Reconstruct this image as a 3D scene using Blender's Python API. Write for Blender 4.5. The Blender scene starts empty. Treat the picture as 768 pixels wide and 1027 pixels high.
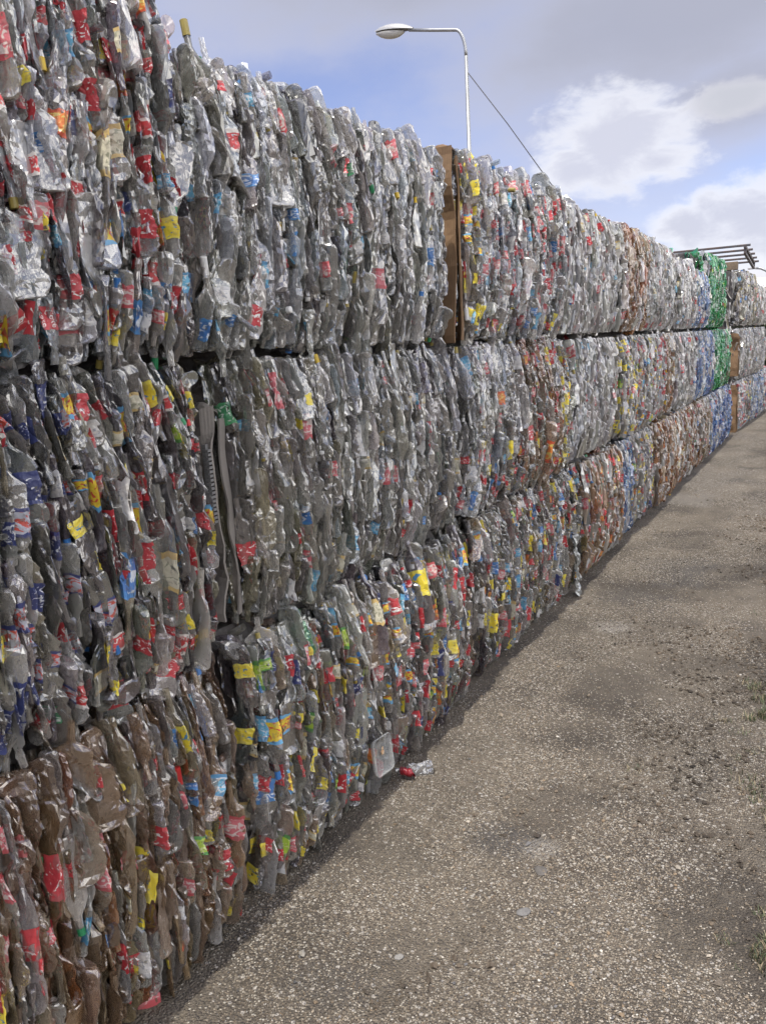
import bpy, math, random
import numpy as np
from mathutils import Matrix, Vector, Euler

R = math.radians
rng = np.random.default_rng(11)
random.seed(11)
scene = bpy.context.scene
COL = scene.collection

# ------------------------------------------------------------------ camera
F, PW, PH = 820.0, 768.0, 1027.0
CAMH = 1.68
_pp = np.array([384, 513.5])
_vp = np.array([848 - 384, 322 - 513.5, F])
_a = 240.0
_b = (F * F + _vp[0] * _a) / -_vp[1]
_vp = _vp / np.linalg.norm(_vp)
_n = np.array([_a, _b, F]); _n /= np.linalg.norm(_n)
cY, cU = _vp, -_n
cX = np.cross(cY, cU)
right = Vector((cX[0], cY[0], cU[0]))
up = -Vector((cX[1], cY[1], cU[1]))
fwd = Vector((cX[2], cY[2], cU[2]))
cam_d = bpy.data.cameras.new("camera")
cam = bpy.data.objects.new("camera", cam_d)
COL.objects.link(cam)
M = Matrix.Identity(4)
for i in range(3):
    M[i][0], M[i][1], M[i][2] = right[i], up[i], -fwd[i]
M[0][3], M[1][3], M[2][3] = 0, 0, CAMH
cam.matrix_world = M
cam_d.sensor_fit = 'VERTICAL'
cam_d.sensor_height = 36
cam_d.lens = F / PH * 36
cam_d.clip_start = 0.05
cam_d.clip_end = 3000
scene.camera = cam


def ray(px, py):
    r = np.array([px - 384, py - 513.5, F])
    return np.array([r @ cX, r @ cY, r @ cU])


def on_x(px, py, x):          # point seen at a pixel on the plane X = x
    r = ray(px, py); t = x / r[0]
    return np.array([x, r[1] * t, r[2] * t + CAMH])


def on_ground(px, py, z=0.0):
    r = ray(px, py); t = (z - CAMH) / r[2]
    return np.array([r[0] * t, r[1] * t, z])


def on_y(px, py, y):
    r = ray(px, py); t = y / r[1]
    return np.array([r[0] * t, y, r[2] * t + CAMH])


# ------------------------------------------------------------------ helpers
def tag(o, label=None, cat=None, group=None, kind=None):
    if label: o['label'] = label
    if cat: o['category'] = cat
    if group: o['group'] = group
    if kind: o['kind'] = kind
    return o


def empty(name, loc, rz=0.0):
    o = bpy.data.objects.new(name, None)
    o.empty_display_size = 0.2
    o.location = loc
    o.rotation_euler = (0, 0, rz)
    COL.objects.link(o)
    return o


def np_mesh(name, V, quads=None, tris=None, mats=(), qmat=None, tmat=None, smooth=True, tint=None, uv=None):
    """build a mesh quickly from numpy arrays"""
    me = bpy.data.meshes.new(name)
    nq = 0 if quads is None else len(quads)
    nt = 0 if tris is None else len(tris)
    me.vertices.add(len(V))
    me.vertices.foreach_set('co', np.asarray(V, np.float32).ravel())
    loops = []
    if nq: loops.append(np.asarray(quads, np.int32).ravel())
    if nt: loops.append(np.asarray(tris, np.int32).ravel())
    li = np.concatenate(loops)
    me.loops.add(len(li))
    me.loops.foreach_set('vertex_index', li)
    me.polygons.add(nq + nt)
    st = np.concatenate([np.arange(nq) * 4, nq * 4 + np.arange(nt) * 3]).astype(np.int32)
    me.polygons.foreach_set('loop_start', st)
    mi = np.zeros(nq + nt, np.int32)
    if qmat is not None: mi[:nq] = qmat
    if tmat is not None: mi[nq:] = tmat
    for m in mats: me.materials.append(m)
    me.polygons.foreach_set('material_index', mi)
    me.polygons.foreach_set('use_smooth', np.full(nq + nt, bool(smooth)))
    if tint is not None:
        at = me.attributes.new('tint', 'FLOAT_COLOR', 'POINT')
        c = np.ones((len(V), 4), np.float32); c[:, :3] = tint
        at.data.foreach_set('color', c.ravel())
    if uv is not None:
        l = me.uv_layers.new(name='UVMap')
        l.data.foreach_set('uv', np.asarray(uv, np.float32)[li].ravel())
    me.update(calc_edges=True)
    me.validate()
    return me


def add(name, me, parent=None):
    o = bpy.data.objects.new(name, me)
    COL.objects.link(o)
    if parent is not None: o.parent = parent
    return o


class MB:
    """collects boxes, bars and tubes into one mesh"""
    def __init__(s): s.V = []; s.Q = []; s.T = []; s.n = 0

    def raw(s, V, Q=None, T=None):
        V = np.asarray(V, float)
        if Q is not None: s.Q.append(np.asarray(Q, int) + s.n)
        if T is not None: s.T.append(np.asarray(T, int) + s.n)
        s.V.append(V); s.n += len(V)

    def box(s, c, d, rot=None, bevel=0.0):
        hx, hy, hz = d[0] / 2, d[1] / 2, d[2] / 2
        V = np.array([[x, y, z] for x in (-hx, hx) for y in (-hy, hy) for z in (-hz, hz)])
        if rot is not None: V = V @ np.array(Euler(rot).to_matrix()).T
        s.raw(V + np.array(c), [[0, 1, 3, 2], [4, 6, 7, 5], [0, 4, 5, 1], [2, 3, 7, 6], [0, 2, 6, 4], [1, 5, 7, 3]])

    def tube(s, pts, rad, ns=10, cap=True):
        pts = [Vector(p) for p in pts]
        n = len(pts)
        if np.isscalar(rad): rad = [rad] * n
        rings = []
        prev = None
        for i, p in enumerate(pts):
            t = (pts[min(i + 1, n - 1)] - pts[max(i - 1, 0)]).normalized()
            if prev is None:
                a = t.orthogonal().normalized()
            else:
                a = (prev - t * prev.dot(t)).normalized()
            prev = a
            b = t.cross(a)
            for k in range(ns):
                th = 2 * math.pi * k / ns
                rings.append(p + (a * math.cos(th) + b * math.sin(th)) * rad[i])
        Q = []
        for i in range(n - 1):
            for k in range(ns):
                k2 = (k + 1) % ns
                Q.append([i * ns + k, i * ns + k2, (i + 1) * ns + k2, (i + 1) * ns + k])
        T = []
        V = [list(v) for v in rings]
        if cap:
            V.append(list(pts[0])); V.append(list(pts[-1]))
            for k in range(ns):
                k2 = (k + 1) % ns
                T.append([len(V) - 2, k2, k]); T.append([len(V) - 1, (n - 1) * ns + k, (n - 1) * ns + k2])
        s.raw(V, Q, T if T else None)

    def build(s, name, mat, parent=None, smooth=False, bevel=0.0):
        V = np.concatenate(s.V)
        Q = np.concatenate(s.Q) if s.Q else None
        T = np.concatenate(s.T) if s.T else None
        me = np_mesh(name, V, Q, T, [mat], smooth=smooth)
        o = add(name, me, parent)
        if bevel:
            m = o.modifiers.new('bevel', 'BEVEL'); m.width = bevel; m.segments = 2; m.limit_method = 'ANGLE'
        return o


# ------------------------------------------------------------------ value noise (numpy)
_perm = np.random.default_rng(5).random((256, 256))


def vnoise(x, y, s=1.0):
    x = np.asarray(x) * s; y = np.asarray(y) * s
    xi = np.floor(x).astype(int); yi = np.floor(y).astype(int)
    fx = x - xi; fy = y - yi
    fx = fx * fx * (3 - 2 * fx); fy = fy * fy * (3 - 2 * fy)
    g = lambda a, b: _perm[a % 256, b % 256]
    return (g(xi, yi) * (1 - fx) * (1 - fy) + g(xi + 1, yi) * fx * (1 - fy)
            + g(xi, yi + 1) * (1 - fx) * fy + g(xi + 1, yi + 1) * fx * fy)


def fbm(x, y, s=1.0, o=4):
    r = 0; a = 0.5; t = 0
    for k in range(o):
        r = r + a * vnoise(np.asarray(x) + 17.3 * k, np.asarray(y) - 9.1 * k, s * 2 ** k); t += a; a *= 0.55
    return r / t


def sstep(a, b, x):
    t = np.clip((x - a) / (b - a), 0, 1)
    return t * t * (3 - 2 * t)


# ------------------------------------------------------------------ materials
def new_mat(name):
    m = bpy.data.materials.new(name); m.use_nodes = True
    nt = m.node_tree
    for n in list(nt.nodes): nt.nodes.remove(n)
    out = nt.nodes.new('ShaderNodeOutputMaterial')
    return m, nt, out


def nd(nt, typ, **kw):
    n = nt.nodes.new(typ)
    for k, v in kw.items():
        if k.startswith('i_'):
            key = k[2:]
            key = int(key) if key.isdigit() else key.replace('_', ' ')
            n.inputs[key].default_value = v
        else: setattr(n, k, v)
    return n


def math_n(nt, op, a, b=None, clamp=False):
    n = nt.nodes.new('ShaderNodeMath'); n.operation = op; n.use_clamp = clamp
    for i, v in enumerate((a, b)):
        if v is None: continue
        if isinstance(v, (int, float)): n.inputs[i].default_value = v
        else: nt.links.new(v, n.inputs[i])
    return n.outputs[0]


def mixc(nt, fac, a, b, mode='MIX'):
    n = nt.nodes.new('ShaderNodeMix'); n.data_type = 'RGBA'; n.blend_type = mode
    for s, v in ((0, fac), (6, a), (7, b)):
        if isinstance(v, (int, float)): n.inputs[s].default_value = v
        elif isinstance(v, tuple): n.inputs[s].default_value = v if len(v) == 4 else (*v, 1)
        else: nt.links.new(v, n.inputs[s])
    return n.outputs[2]


def plastic(name, source, a0=0.19, a1=0.5, gloss=0.19):
    """thin crushed bottle plastic; colour comes from the object or from the mesh's tint attribute"""
    m, nt, out = new_mat(name)
    L = nt.links.new
    if source == 'object':
        oi = nd(nt, 'ShaderNodeObjectInfo'); col = oi.outputs['Color']
    else:
        at = nd(nt, 'ShaderNodeAttribute', attribute_name='tint'); col = at.outputs['Color']
    tc = nd(nt, 'ShaderNodeTexCoord')
    st_ = nd(nt, 'ShaderNodeVectorMath', operation='MULTIPLY'); st_.inputs[1].default_value = (1, 1, 0.45); L(tc.outputs['Object'], st_.inputs[0])
    n1 = nd(nt, 'ShaderNodeTexNoise', noise_type='RIDGED_MULTIFRACTAL', i_Scale=34.0, i_Detail=2.0, i_Distortion=1.0)
    L(st_.outputs[0], n1.inputs['Vector'])
    bp = nd(nt, 'ShaderNodeBump', i_Strength=0.34, i_Distance=0.005); L(n1.outputs[0], bp.inputs['Height'])
    lw = nd(nt, 'ShaderNodeLayerWeight', i_Blend=0.5); L(bp.outputs[0], lw.inputs['Normal'])
    n3 = nd(nt, 'ShaderNodeTexNoise', i_Scale=9.0, i_Detail=4.0, i_Roughness=0.65); L(tc.outputs['Object'], n3.inputs['Vector'])
    dirt = nd(nt, 'ShaderNodeMapRange', i_1=0.5, i_2=0.72); L(n3.outputs['Fac'], dirt.inputs[0])
    c2 = mixc(nt, math_n(nt, 'MULTIPLY', dirt.outputs[0], 0.35), col, (0.17, 0.135, 0.10))
    df = nd(nt, 'ShaderNodeBsdfDiffuse'); L(c2, df.inputs['Color']); L(bp.outputs[0], df.inputs['Normal'])
    tl = nd(nt, 'ShaderNodeBsdfTranslucent'); L(c2, tl.inputs['Color'])
    dt = nd(nt, 'ShaderNodeMixShader'); dt.inputs[0].default_value = 0.3; L(df.outputs[0], dt.inputs[1]); L(tl.outputs[0], dt.inputs[2])
    gl = nd(nt, 'ShaderNodeBsdfGlossy', i_Roughness=0.11); L(bp.outputs[0], gl.inputs['Normal'])
    L(mixc(nt, 0.25, (1, 1, 1), col), gl.inputs['Color'])
    tr = nd(nt, 'ShaderNodeBsdfTransparent')
    L(mixc(nt, 0.6, (1, 1, 1), col), tr.inputs['Color'])
    fac = math_n(nt, 'ADD', math_n(nt, 'MULTIPLY', lw.outputs['Facing'], a1), math_n(nt, 'MULTIPLY', dirt.outputs[0], 0.25))
    fac = math_n(nt, 'ADD', fac, a0, clamp=True)
    mx = nd(nt, 'ShaderNodeMixShader'); L(fac, mx.inputs[0]); L(tr.outputs[0], mx.inputs[1]); L(dt.outputs[0], mx.inputs[2])
    # thin film has two faces and folds: it mirrors more than one sheet would
    fr = math_n(nt, 'ADD', math_n(nt, 'MULTIPLY', math_n(nt, 'POWER', lw.outputs['Facing'], 2.5), .55), gloss, clamp=True)
    mg = nd(nt, 'ShaderNodeMixShader'); L(fr, mg.inputs[0]); L(mx.outputs[0], mg.inputs[1]); L(gl.outputs[0], mg.inputs[2])
    L(mg.outputs[0], out.inputs['Surface'])
    return m


PLA_OBJ = plastic('bottle_plastic', 'object')
PLA_ATT = plastic('packed_bottle_plastic', 'attr')
PLA_FAR = plastic('dense_bottle_plastic', 'attr', a0=0.50, a1=0.45)


def label_mat(name, main, ink, band, cover=0.55, pale=0.0):
    m, nt, out = new_mat('label_' + name)
    L = nt.links.new
    uv = nd(nt, 'ShaderNodeUVMap', uv_map='UVMap')
    oi = nd(nt, 'ShaderNodeObjectInfo')
    sep = nd(nt, 'ShaderNodeSeparateXYZ'); L(uv.outputs[0], sep.inputs[0])
    off = nd(nt, 'ShaderNodeCombineXYZ'); L(math_n(nt, 'MULTIPLY', oi.outputs['Random'], 37.0), off.inputs[2])
    mp = nd(nt, 'ShaderNodeVectorMath', operation='MULTIPLY_ADD'); mp.inputs[1].default_value = (9.0, 5.5, 1.0)
    L(uv.outputs[0], mp.inputs[0]); L(off.outputs[0], mp.inputs[2])
    n = nd(nt, 'ShaderNodeTexNoise', i_Scale=1.0, i_Detail=2.0, i_Distortion=1.2); L(mp.outputs[0], n.inputs['Vector'])
    inkm = math_n(nt, 'GREATER_THAN', n.outputs['Fac'], cover)
    v = sep.outputs[1]
    mid = math_n(nt, 'MULTIPLY', math_n(nt, 'GREATER_THAN', v, 0.14), math_n(nt, 'LESS_THAN', v, 0.86))
    c = mixc(nt, mid, band, main)
    c = mixc(nt, math_n(nt, 'MULTIPLY', inkm, mid), c, ink)
    tc = nd(nt, 'ShaderNodeTexCoord')
    n1 = nd(nt, 'ShaderNodeTexNoise', i_Scale=30.0, i_Detail=4.0); L(tc.outputs['Object'], n1.inputs['Vector'])
    c = mixc(nt, math_n(nt, 'MULTIPLY', math_n(nt, 'GREATER_THAN', n1.outputs['Fac'], 0.58), 0.35), c, (0.16, 0.14, 0.12))
    n9 = nd(nt, 'ShaderNodeTexNoise', i_Scale=7.0, i_Detail=2.0); L(tc.outputs['Object'], n9.inputs['Vector'])
    c = mixc(nt, math_n(nt, 'MULTIPLY', n9.outputs['Fac'], .12), c, (0.42, 0.40, 0.38))
    bp = nd(nt, 'ShaderNodeBump', i_Strength=0.7, i_Distance=0.01); L(n1.outputs['Fac'], bp.inputs['Height'])
    pr = nd(nt, 'ShaderNodeBsdfPrincipled', i_Roughness=0.36); L(c, pr.inputs['Base Color']); L(bp.outputs[0], pr.inputs['Normal'])
    L(pr.outputs[0], out.inputs['Surface'])
    return m


W_ = (0.72, 0.71, 0.68)
LAB = {
    'red': label_mat('red', (0.42, 0.018, 0.028), W_, (0.42, 0.02, 0.03), 0.60),
    'redband': label_mat('redband', (0.48, 0.03, 0.035), (0.68, 0.64, 0.6), (0.66, 0.62, 0.58), 0.60),
    'pink': label_mat('pink', (0.52, 0.13, 0.15), (0.6, 0.5, 0.46), (0.42, 0.06, 0.07), 0.52),
    'yellow': label_mat('yellow', (0.68, 0.54, 0.03), (0.06, 0.22, 0.4), (0.7, 0.6, 0.08), 0.62),
    'yellowred': label_mat('yellowred', (0.66, 0.48, 0.03), (0.5, 0.04, 0.03), (0.1, 0.3, 0.5), 0.56),
    'navy': label_mat('navy', (0.016, 0.028, 0.12), (0.6, 0.62, 0.66), (0.016, 0.03, 0.14), 0.60),
    'navyred': label_mat('navyred', (0.40, 0.41, 0.46), (0.48, 0.06, 0.04), (0.02, 0.03, 0.13), 0.54),
    'blue': label_mat('blue', (0.04, 0.15, 0.40), (0.55, 0.6, 0.66), (0.05, 0.2, 0.45), 0.56),
    'sky': label_mat('sky', (0.12, 0.38, 0.55), (0.62, 0.66, 0.7), (0.08, 0.26, 0.45), 0.55),
    'white': label_mat('white', (0.60, 0.59, 0.57), (0.3, 0.32, 0.36), (0.5, 0.5, 0.5), 0.60),
    'cream': label_mat('cream', (0.55, 0.52, 0.40), (0.28, 0.28, 0.2), (0.5, 0.36, 0.14), 0.58),
    'lime': label_mat('lime', (0.34, 0.50, 0.04), (0.6, 0.62, 0.3), (0.08, 0.26, 0.06), 0.56),
    'green': label_mat('green', (0.03, 0.20, 0.08), (0.5, 0.56, 0.5), (0.03, 0.22, 0.08), 0.58),
    'orange': label_mat('orange', (0.60, 0.17, 0.03), (0.6, 0.45, 0.12), (0.5, 0.08, 0.03), 0.54),
    'brown': label_mat('brown', (0.16, 0.075, 0.035), (0.34, 0.2, 0.1), (0.2, 0.09, 0.04), 0.56),
}
LABN = list(LAB)


def simple_mat(name, col, rough=0.5, metal=0.0, noise=0.0, nscale=20.0, bump=0.0, col2=None):
    m, nt, out = new_mat(name)
    L = nt.links.new
    pr = nd(nt, 'ShaderNodeBsdfPrincipled', i_Roughness=rough, i_Metallic=metal)
    tc = nd(nt, 'ShaderNodeTexCoord')
    n = nd(nt, 'ShaderNodeTexNoise', i_Scale=nscale, i_Detail=5.0, i_Roughness=0.6); L(tc.outputs['Object'], n.inputs['Vector'])
    c2 = col2 if col2 else tuple(x * 0.55 for x in col)
    mr = nd(nt, 'ShaderNodeMapRange', i_1=0.35, i_2=0.7); L(n.outputs['Fac'], mr.inputs[0])
    c = mixc(nt, math_n(nt, 'MULTIPLY', mr.outputs[0], noise), col, c2)
    L(c, pr.inputs['Base Color'])
    if bump:
        bp = nd(nt, 'ShaderNodeBump', i_Strength=bump, i_Distance=0.01); L(n.outputs['Fac'], bp.inputs['Height']); L(bp.outputs[0], pr.inputs['Normal'])
    L(pr.outputs[0], out.inputs['Surface'])
    return m


CAPC = {'red': (0.5, 0.03, 0.03), 'yellow': (0.66, 0.45, 0.03), 'blue': (0.04, 0.16, 0.42), 'white': (0.62, 0.62, 0.6), 'green': (0.03, 0.24, 0.1), 'olive': (0.3, 0.24, 0.06)}
CAP = {k: simple_mat('cap_' + k, v, 0.35, noise=0.5, nscale=60) for k, v in CAPC.items()}
CAPN = list(CAP)
CORE = simple_mat('compressed_plastic', (0.11, 0.10, 0.095), 0.5, noise=1.0, nscale=24, bump=1.0, col2=(0.035, 0.033, 0.03))  # inner plastic coloured dark, so gaps between bottles look shaded
INK = simple_mat('label_lettering', (0.75, 0.73, 0.7), 0.4)

# stuff meshes carry every material in this order
ALLM = [PLA_ATT] + [LAB[k] for k in LABN] + [CAP[k] for k in CAPN]
ALLF = [PLA_FAR] + ALLM[1:]
LI = {k: 1 + i for i, k in enumerate(LABN)}
CI = {k: 1 + len(LABN) + i for i, k in enumerate(CAPN)}


# ------------------------------------------------------------------ crushed bottle shapes
class Shape:
    def __init__(s, seed, flat=None, big=False):
        r = np.random.default_rng(seed)
        k = r.random()
        s.L = r.uniform(0.19, 0.25) if k < 0.55 else r.uniform(0.26, 0.33)
        s.R = 0.029 + (s.L - 0.19) * 0.13 + r.uniform(-0.002, 0.002)
        if big: s.L, s.R = r.uniform(0.30, 0.34), 0.055
        s.a0 = r.uniform(0.15, 0.40) if flat is None else flat
        s.fl = [(r.uniform(0.05, 0.16), r.uniform(2, 9), r.uniform(0, 6.3)) for _ in range(2)]
        s.rid = [(r.uniform(0.0015, 0.0065), r.uniform(-26, 26), int(r.integers(1, 4)), r.uniform(0, 6.3)) for _ in range(4)]
        s.ben = [(r.uniform(0.001, 0.006), r.uniform(1.5, 5.5), r.uniform(0, 6.3)) for _ in range(2)]
        s.beny = [(r.uniform(0.002, 0.008), r.uniform(1.5, 4.5), r.uniform(0, 6.3)) for _ in range(2)]
        s.tw = r.normal(0, 0.35)
        s.rib = r.choice([0, 0, 1]) * r.uniform(0.03, 0.07)
        s.ribn = r.integers(8, 16)
        s.sh = r.uniform(0.58, 0.7); s.ne = s.sh + r.uniform(0.16, 0.22)
        s.nr = 0.0125 / s.R
        s.waist = r.uniform(0, 0.18)

    def prof(s, t):
        p = np.ones_like(t)
        p = p * (1 - s.waist * np.exp(-((t - 0.32) / 0.09) ** 2))
        p = p * (1 + s.rib * np.sin(2 * np.pi * t * s.ribn) * (t > 0.06) * (t < s.sh))
        k = sstep(s.sh, s.ne, t)
        p = p * (1 - k) + s.nr * k
        p = np.where(t < 0.05, p * (0.72 + 0.28 * np.sqrt(np.clip(t / 0.05, 0, 1))), p)
        ring = np.exp(-((t - (s.ne + 0.05)) / 0.012) ** 2)
        return p * (1 + 0.3 * ring)

    def pt(s, t, th, dr=0.0):
        st = sstep(s.ne - 0.12, s.ne + 0.02, t)           # the neck stays stiff
        sb = np.exp(-(t / 0.05) ** 2) * 0.55               # so does the base ring, a little
        st = np.maximum(st, sb)
        fx = s.a0 + sum(a * np.sin(f * t + p) for a, f, p in s.fl)
        fx = np.clip(fx, 0.08, 0.8)
        fy = np.sqrt(np.clip(2.1 - fx * fx, 0.4, 2.1))
        fx = fx * (1 - st) + 0.92 * st; fy = fy * (1 - st) + 0.95 * st
        rr = s.R * s.prof(t)
        d = 0
        for a, k, m_, p in s.rid:
            d = d - a * (1 - np.abs(np.sin(0.5 * (k * t + m_ * th + p)))) ** 2
        rr = np.maximum(rr + d * (1 - st) * 1.25, 0.004) + dr
        a = th + s.tw * t
        x0 = rr * np.cos(th) * fx; y0 = rr * np.sin(th) * fy
        c, sn = np.cos(s.tw * (t - .5)), np.sin(s.tw * (t - .5))
        x = x0 * c - y0 * sn; y = x0 * sn + y0 * c
        x = x + sum(a_ * np.sin(f * t + p) for a_, f, p in s.ben)
        y = y + sum(a_ * np.sin(f * t + p) for a_, f, p in s.beny)
        return np.stack([x, y, (t - 0.5) * s.L], -1)

    def grid(s, ts, ns, dr=0.0):
        th = np.arange(ns) * 2 * np.pi / ns
        T, H = np.meshgrid(ts, th, indexing='ij')
        return s.pt(T, H, dr).reshape(-1, 3)


def tubeq(nr, ns):
    i = np.arange(nr - 1)[:, None] * ns; k = np.arange(ns)[None]; k2 = (k + 1) % ns
    return np.stack([i + k, i + k2, i + ns + k2, i + ns + k], -1).reshape(-1, 4)


def facet_grid(s, nr, ns, seed):
    """creased skin of one bottle as a jittered grid"""
    r = np.random.default_rng(seed)
    ts = np.concatenate([[0.0, 0.012], np.linspace(0.04, 0.965, nr - 3), [1.0]])
    dt = 0.925 / (nr - 4)
    jt = r.uniform(-0.28, 0.28, (nr, ns)) * dt
    jt[:2] = 0; jt[-1] = 0
    th = np.arange(ns) * 2 * np.pi / ns
    T = ts[:, None] + jt
    H = th[None] + r.uniform(-0.3, 0.3, (nr, ns)) * 2 * np.pi / ns
    stiff = np.maximum(sstep(s.ne - 0.1, s.ne, ts), np.exp(-(ts / 0.04) ** 2) * .7)[:, None]
    dr = r.normal(0, 0.0020, (nr, ns)) * (1 - stiff)
    return ts, s.pt(T, H, dr)


def split(Q, r):
    """quads to triangles with random diagonals, as creases run"""
    f = r.random(len(Q)) < 0.5
    A = np.where(f[:, None], Q[:, [0, 1, 2]], Q[:, [0, 1, 3]])
    Bq = np.where(f[:, None], Q[:, [0, 2, 3]], Q[:, [1, 2, 3]])
    return np.vstack([A, Bq])


def body_geo(s, nr, ns, seed=1):
    ts, G = facet_grid(s, nr, ns, seed)
    V = G.reshape(-1, 3)
    T = split(tubeq(len(ts), ns), np.random.default_rng(seed))
    c = V[:ns].mean(0) + np.array([0, 0, 0.008])
    V = np.vstack([V, c])
    k = np.arange(ns)
    T2 = np.stack([np.full(ns, len(V) - 1), (k + 1) % ns, k], -1)
    return V, None, np.vstack([T, T2])


def label_grid(s, nr, ns, t0, t1, seed=1):
    ts, G = facet_grid(s, nr, ns, seed)
    a = int(np.argmin(np.abs(ts - t0))); b = int(np.argmin(np.abs(ts - t1))); b = max(b, a + 2)
    C = G.mean(1, keepdims=True)
    d = G - C; d /= np.linalg.norm(d, axis=-1, keepdims=True) + 1e-9
    Gl = (G + d * 0.0016)[a:b + 1]
    return np.concatenate([Gl, Gl[:, :1]], 1), d[a:b + 1]


def wrap_cols(ns, seed):
    """many labels are torn and no longer go all the way round"""
    r = np.random.default_rng(seed + 77)
    k = ns if r.random() < 0.45 else int(ns * r.uniform(0.4, 0.85))
    return (np.arange(k) + int(r.integers(ns))) % ns


def label_geo(s, nr, ns, t0, t1, seed=1, full=False):
    Gl, d = label_grid(s, nr, ns, t0, t1, seed)
    n = Gl.shape[0]
    i = np.arange(n - 1)[:, None] * (ns + 1); k = (np.arange(ns) if full else wrap_cols(ns, seed))[None]
    Q = np.stack([i + k, i + k + 1, i + ns + 1 + k + 1, i + ns + 1 + k], -1).reshape(-1, 4)
    u, v = np.meshgrid(np.linspace(0, 1, n), np.linspace(0, 1, ns + 1), indexing='ij')
    return Gl.reshape(-1, 3), split(Q, np.random.default_rng(seed + 5)), np.stack([v, u], -1).reshape(-1, 2)


def cap_geo(s, ns):
    ts = np.array([s.ne + 0.075, s.ne + 0.078, 1.0, 1.004])
    ts = np.minimum(ts, [0.97, 0.975, 1.004, 1.006])
    V = s.grid(ts, ns, 0.003)
    V[-ns:] = V[-ns:] * 0.8 + V[-ns:].mean(0) * 0.2
    c = V[-ns:].mean(0)
    V = np.vstack([V, c]); k = np.arange(ns)
    T = np.stack([np.full(ns, len(V) - 1), 3 * ns + k, 3 * ns + (k + 1) % ns], -1)
    return V, tubeq(4, ns), T


NRH, NSH = 24, 16
HQ = []
for i in range(44):
    HQ.append(Shape(100 + i))
for i in range(6):
    HQ.append(Shape(300 + i, flat=0.28, big=True))
for i in range(8):
    HQ.append(Shape(400 + i, flat=0.62))           # hardly crushed
HQB, HQL, HQC, HQT = {}, {}, {}, {}


def hq_body(i):
    if i not in HQB:
        V, Q, T = body_geo(HQ[i], NRH, NSH, i)
        HQB[i] = np_mesh('crushed_bottle', V, Q, T, [PLA_OBJ], smooth=False)
    return HQB[i]


def lab_span(s, seed):
    r = np.random.default_rng(seed)
    ln = r.uniform(0.042, 0.10) / s.L
    t0 = r.uniform(0.12, max(0.13, s.sh - ln - 0.02))
    return t0, t0 + ln


# lettering for the red labels, laid along the bottle and following its creases
def text_geo(txt):
    cu = bpy.data.curves.new('lettering', 'FONT'); cu.body = txt; cu.size = 1.0; cu.shear = 0.35
    cu.resolution_u = 2
    o = bpy.data.objects.new('lettering', cu); COL.objects.link(o)
    dg = bpy.context.evaluated_depsgraph_get(); dg.update()
    me = o.evaluated_get(dg).to_mesh()
    me.calc_loop_triangles()
    V = np.array([v.co[:2] for v in me.vertices]); T = np.array([t.vertices[:] for t in me.loop_triangles])
    o.evaluated_get(dg).to_mesh_clear()
    bpy.data.objects.remove(o); bpy.data.curves.remove(cu)
    return V, T


try:
    COKE = text_geo('Coke')
except Exception:
    COKE = None


def hq_label(i, colr, word=False):
    key = (i, colr, word)
    if key not in HQL:
        s = HQ[i]
        t0, t1 = lab_span(s, 900 + i)
        V, T, UV = label_geo(s, NRH, NSH, t0, t1, i, full=word)
        if word and COKE is not None:
            tv, tt = COKE
            Gl, dl = label_grid(s, NRH, NSH, t0, t1, i)
            C = Gl.mean(1, keepdims=True); Gu = Gl + (Gl - C) / (np.linalg.norm(Gl - C, axis=-1, keepdims=True) + 1e-9) * 0.0016
            Vs = [V]; Ts = []; n = len(V); UVs = [UV]
            lo, hi = tv.min(0), tv.max(0)
            u = (tv - lo) / (hi - lo)
            for th0 in (0.0, 0.25, 0.5, 0.75):
                a = (0.12 + 0.76 * u[:, 0]) * (Gu.shape[0] - 1)
                b = ((th0 + (0.5 - u[:, 1]) * -0.17) % 1.0) * NSH
                ai = np.clip(a.astype(int), 0, Gu.shape[0] - 2); bi = np.clip(b.astype(int), 0, NSH - 1)
                fa = (a - ai)[:, None]; fb = (b - bi)[:, None]
                p = Gu[ai, bi] * (1 - fa) * (1 - fb) + Gu[ai + 1, bi] * fa * (1 - fb) + Gu[ai, bi + 1] * (1 - fa) * fb + Gu[ai + 1, bi + 1] * fa * fb
                Vs.append(p); Ts.append(tt + n); n += len(tv)
                UVs.append(np.zeros((len(tv), 2)))
            TT = np.vstack([T] + Ts); tm = np.zeros(len(TT), int); tm[len(T):] = 1
            me = np_mesh('label', np.vstack(Vs), None, TT, [LAB['plainred'], INK], tmat=tm, uv=np.vstack(UVs), smooth=False)
        else:
            me = np_mesh('label', V, None, T, [LAB[colr]], uv=UV, smooth=False)
        HQL[key] = me
    return HQL[key]


LAB['plainred'] = label_mat('plainred', (0.44, 0.018, 0.028), (0.6, 0.3, 0.28), (0.44, 0.02, 0.03), 0.75)


def hq_cap(i, colr):
    key = (i, colr)
    if key not in HQC:
        V, Q, T = cap_geo(HQ[i], 12)
        HQC[key] = np_mesh('cap', V, Q, T, [CAP[colr]])
    return HQC[key]


# low-detail copies of the shapes, for the packed mass
class LowSet:
    def __init__(s, n, nr, ns, seed, lab_nr):
        s.items = []
        for i in range(n):
            sh = Shape(seed + i)
            b = body_geo(sh, nr, ns, seed + i)
            t0, t1 = lab_span(sh, seed + i)
            l = label_geo(sh, nr, ns, t0, t1, seed + i)
            c = cap_geo(sh, max(6, ns - 2))
            s.items.append((sh, b, l, c))


LOW = LowSet(44, 17, 12, 700, 8)
FAR = LowSet(28, 10, 8, 800, 4)


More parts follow.
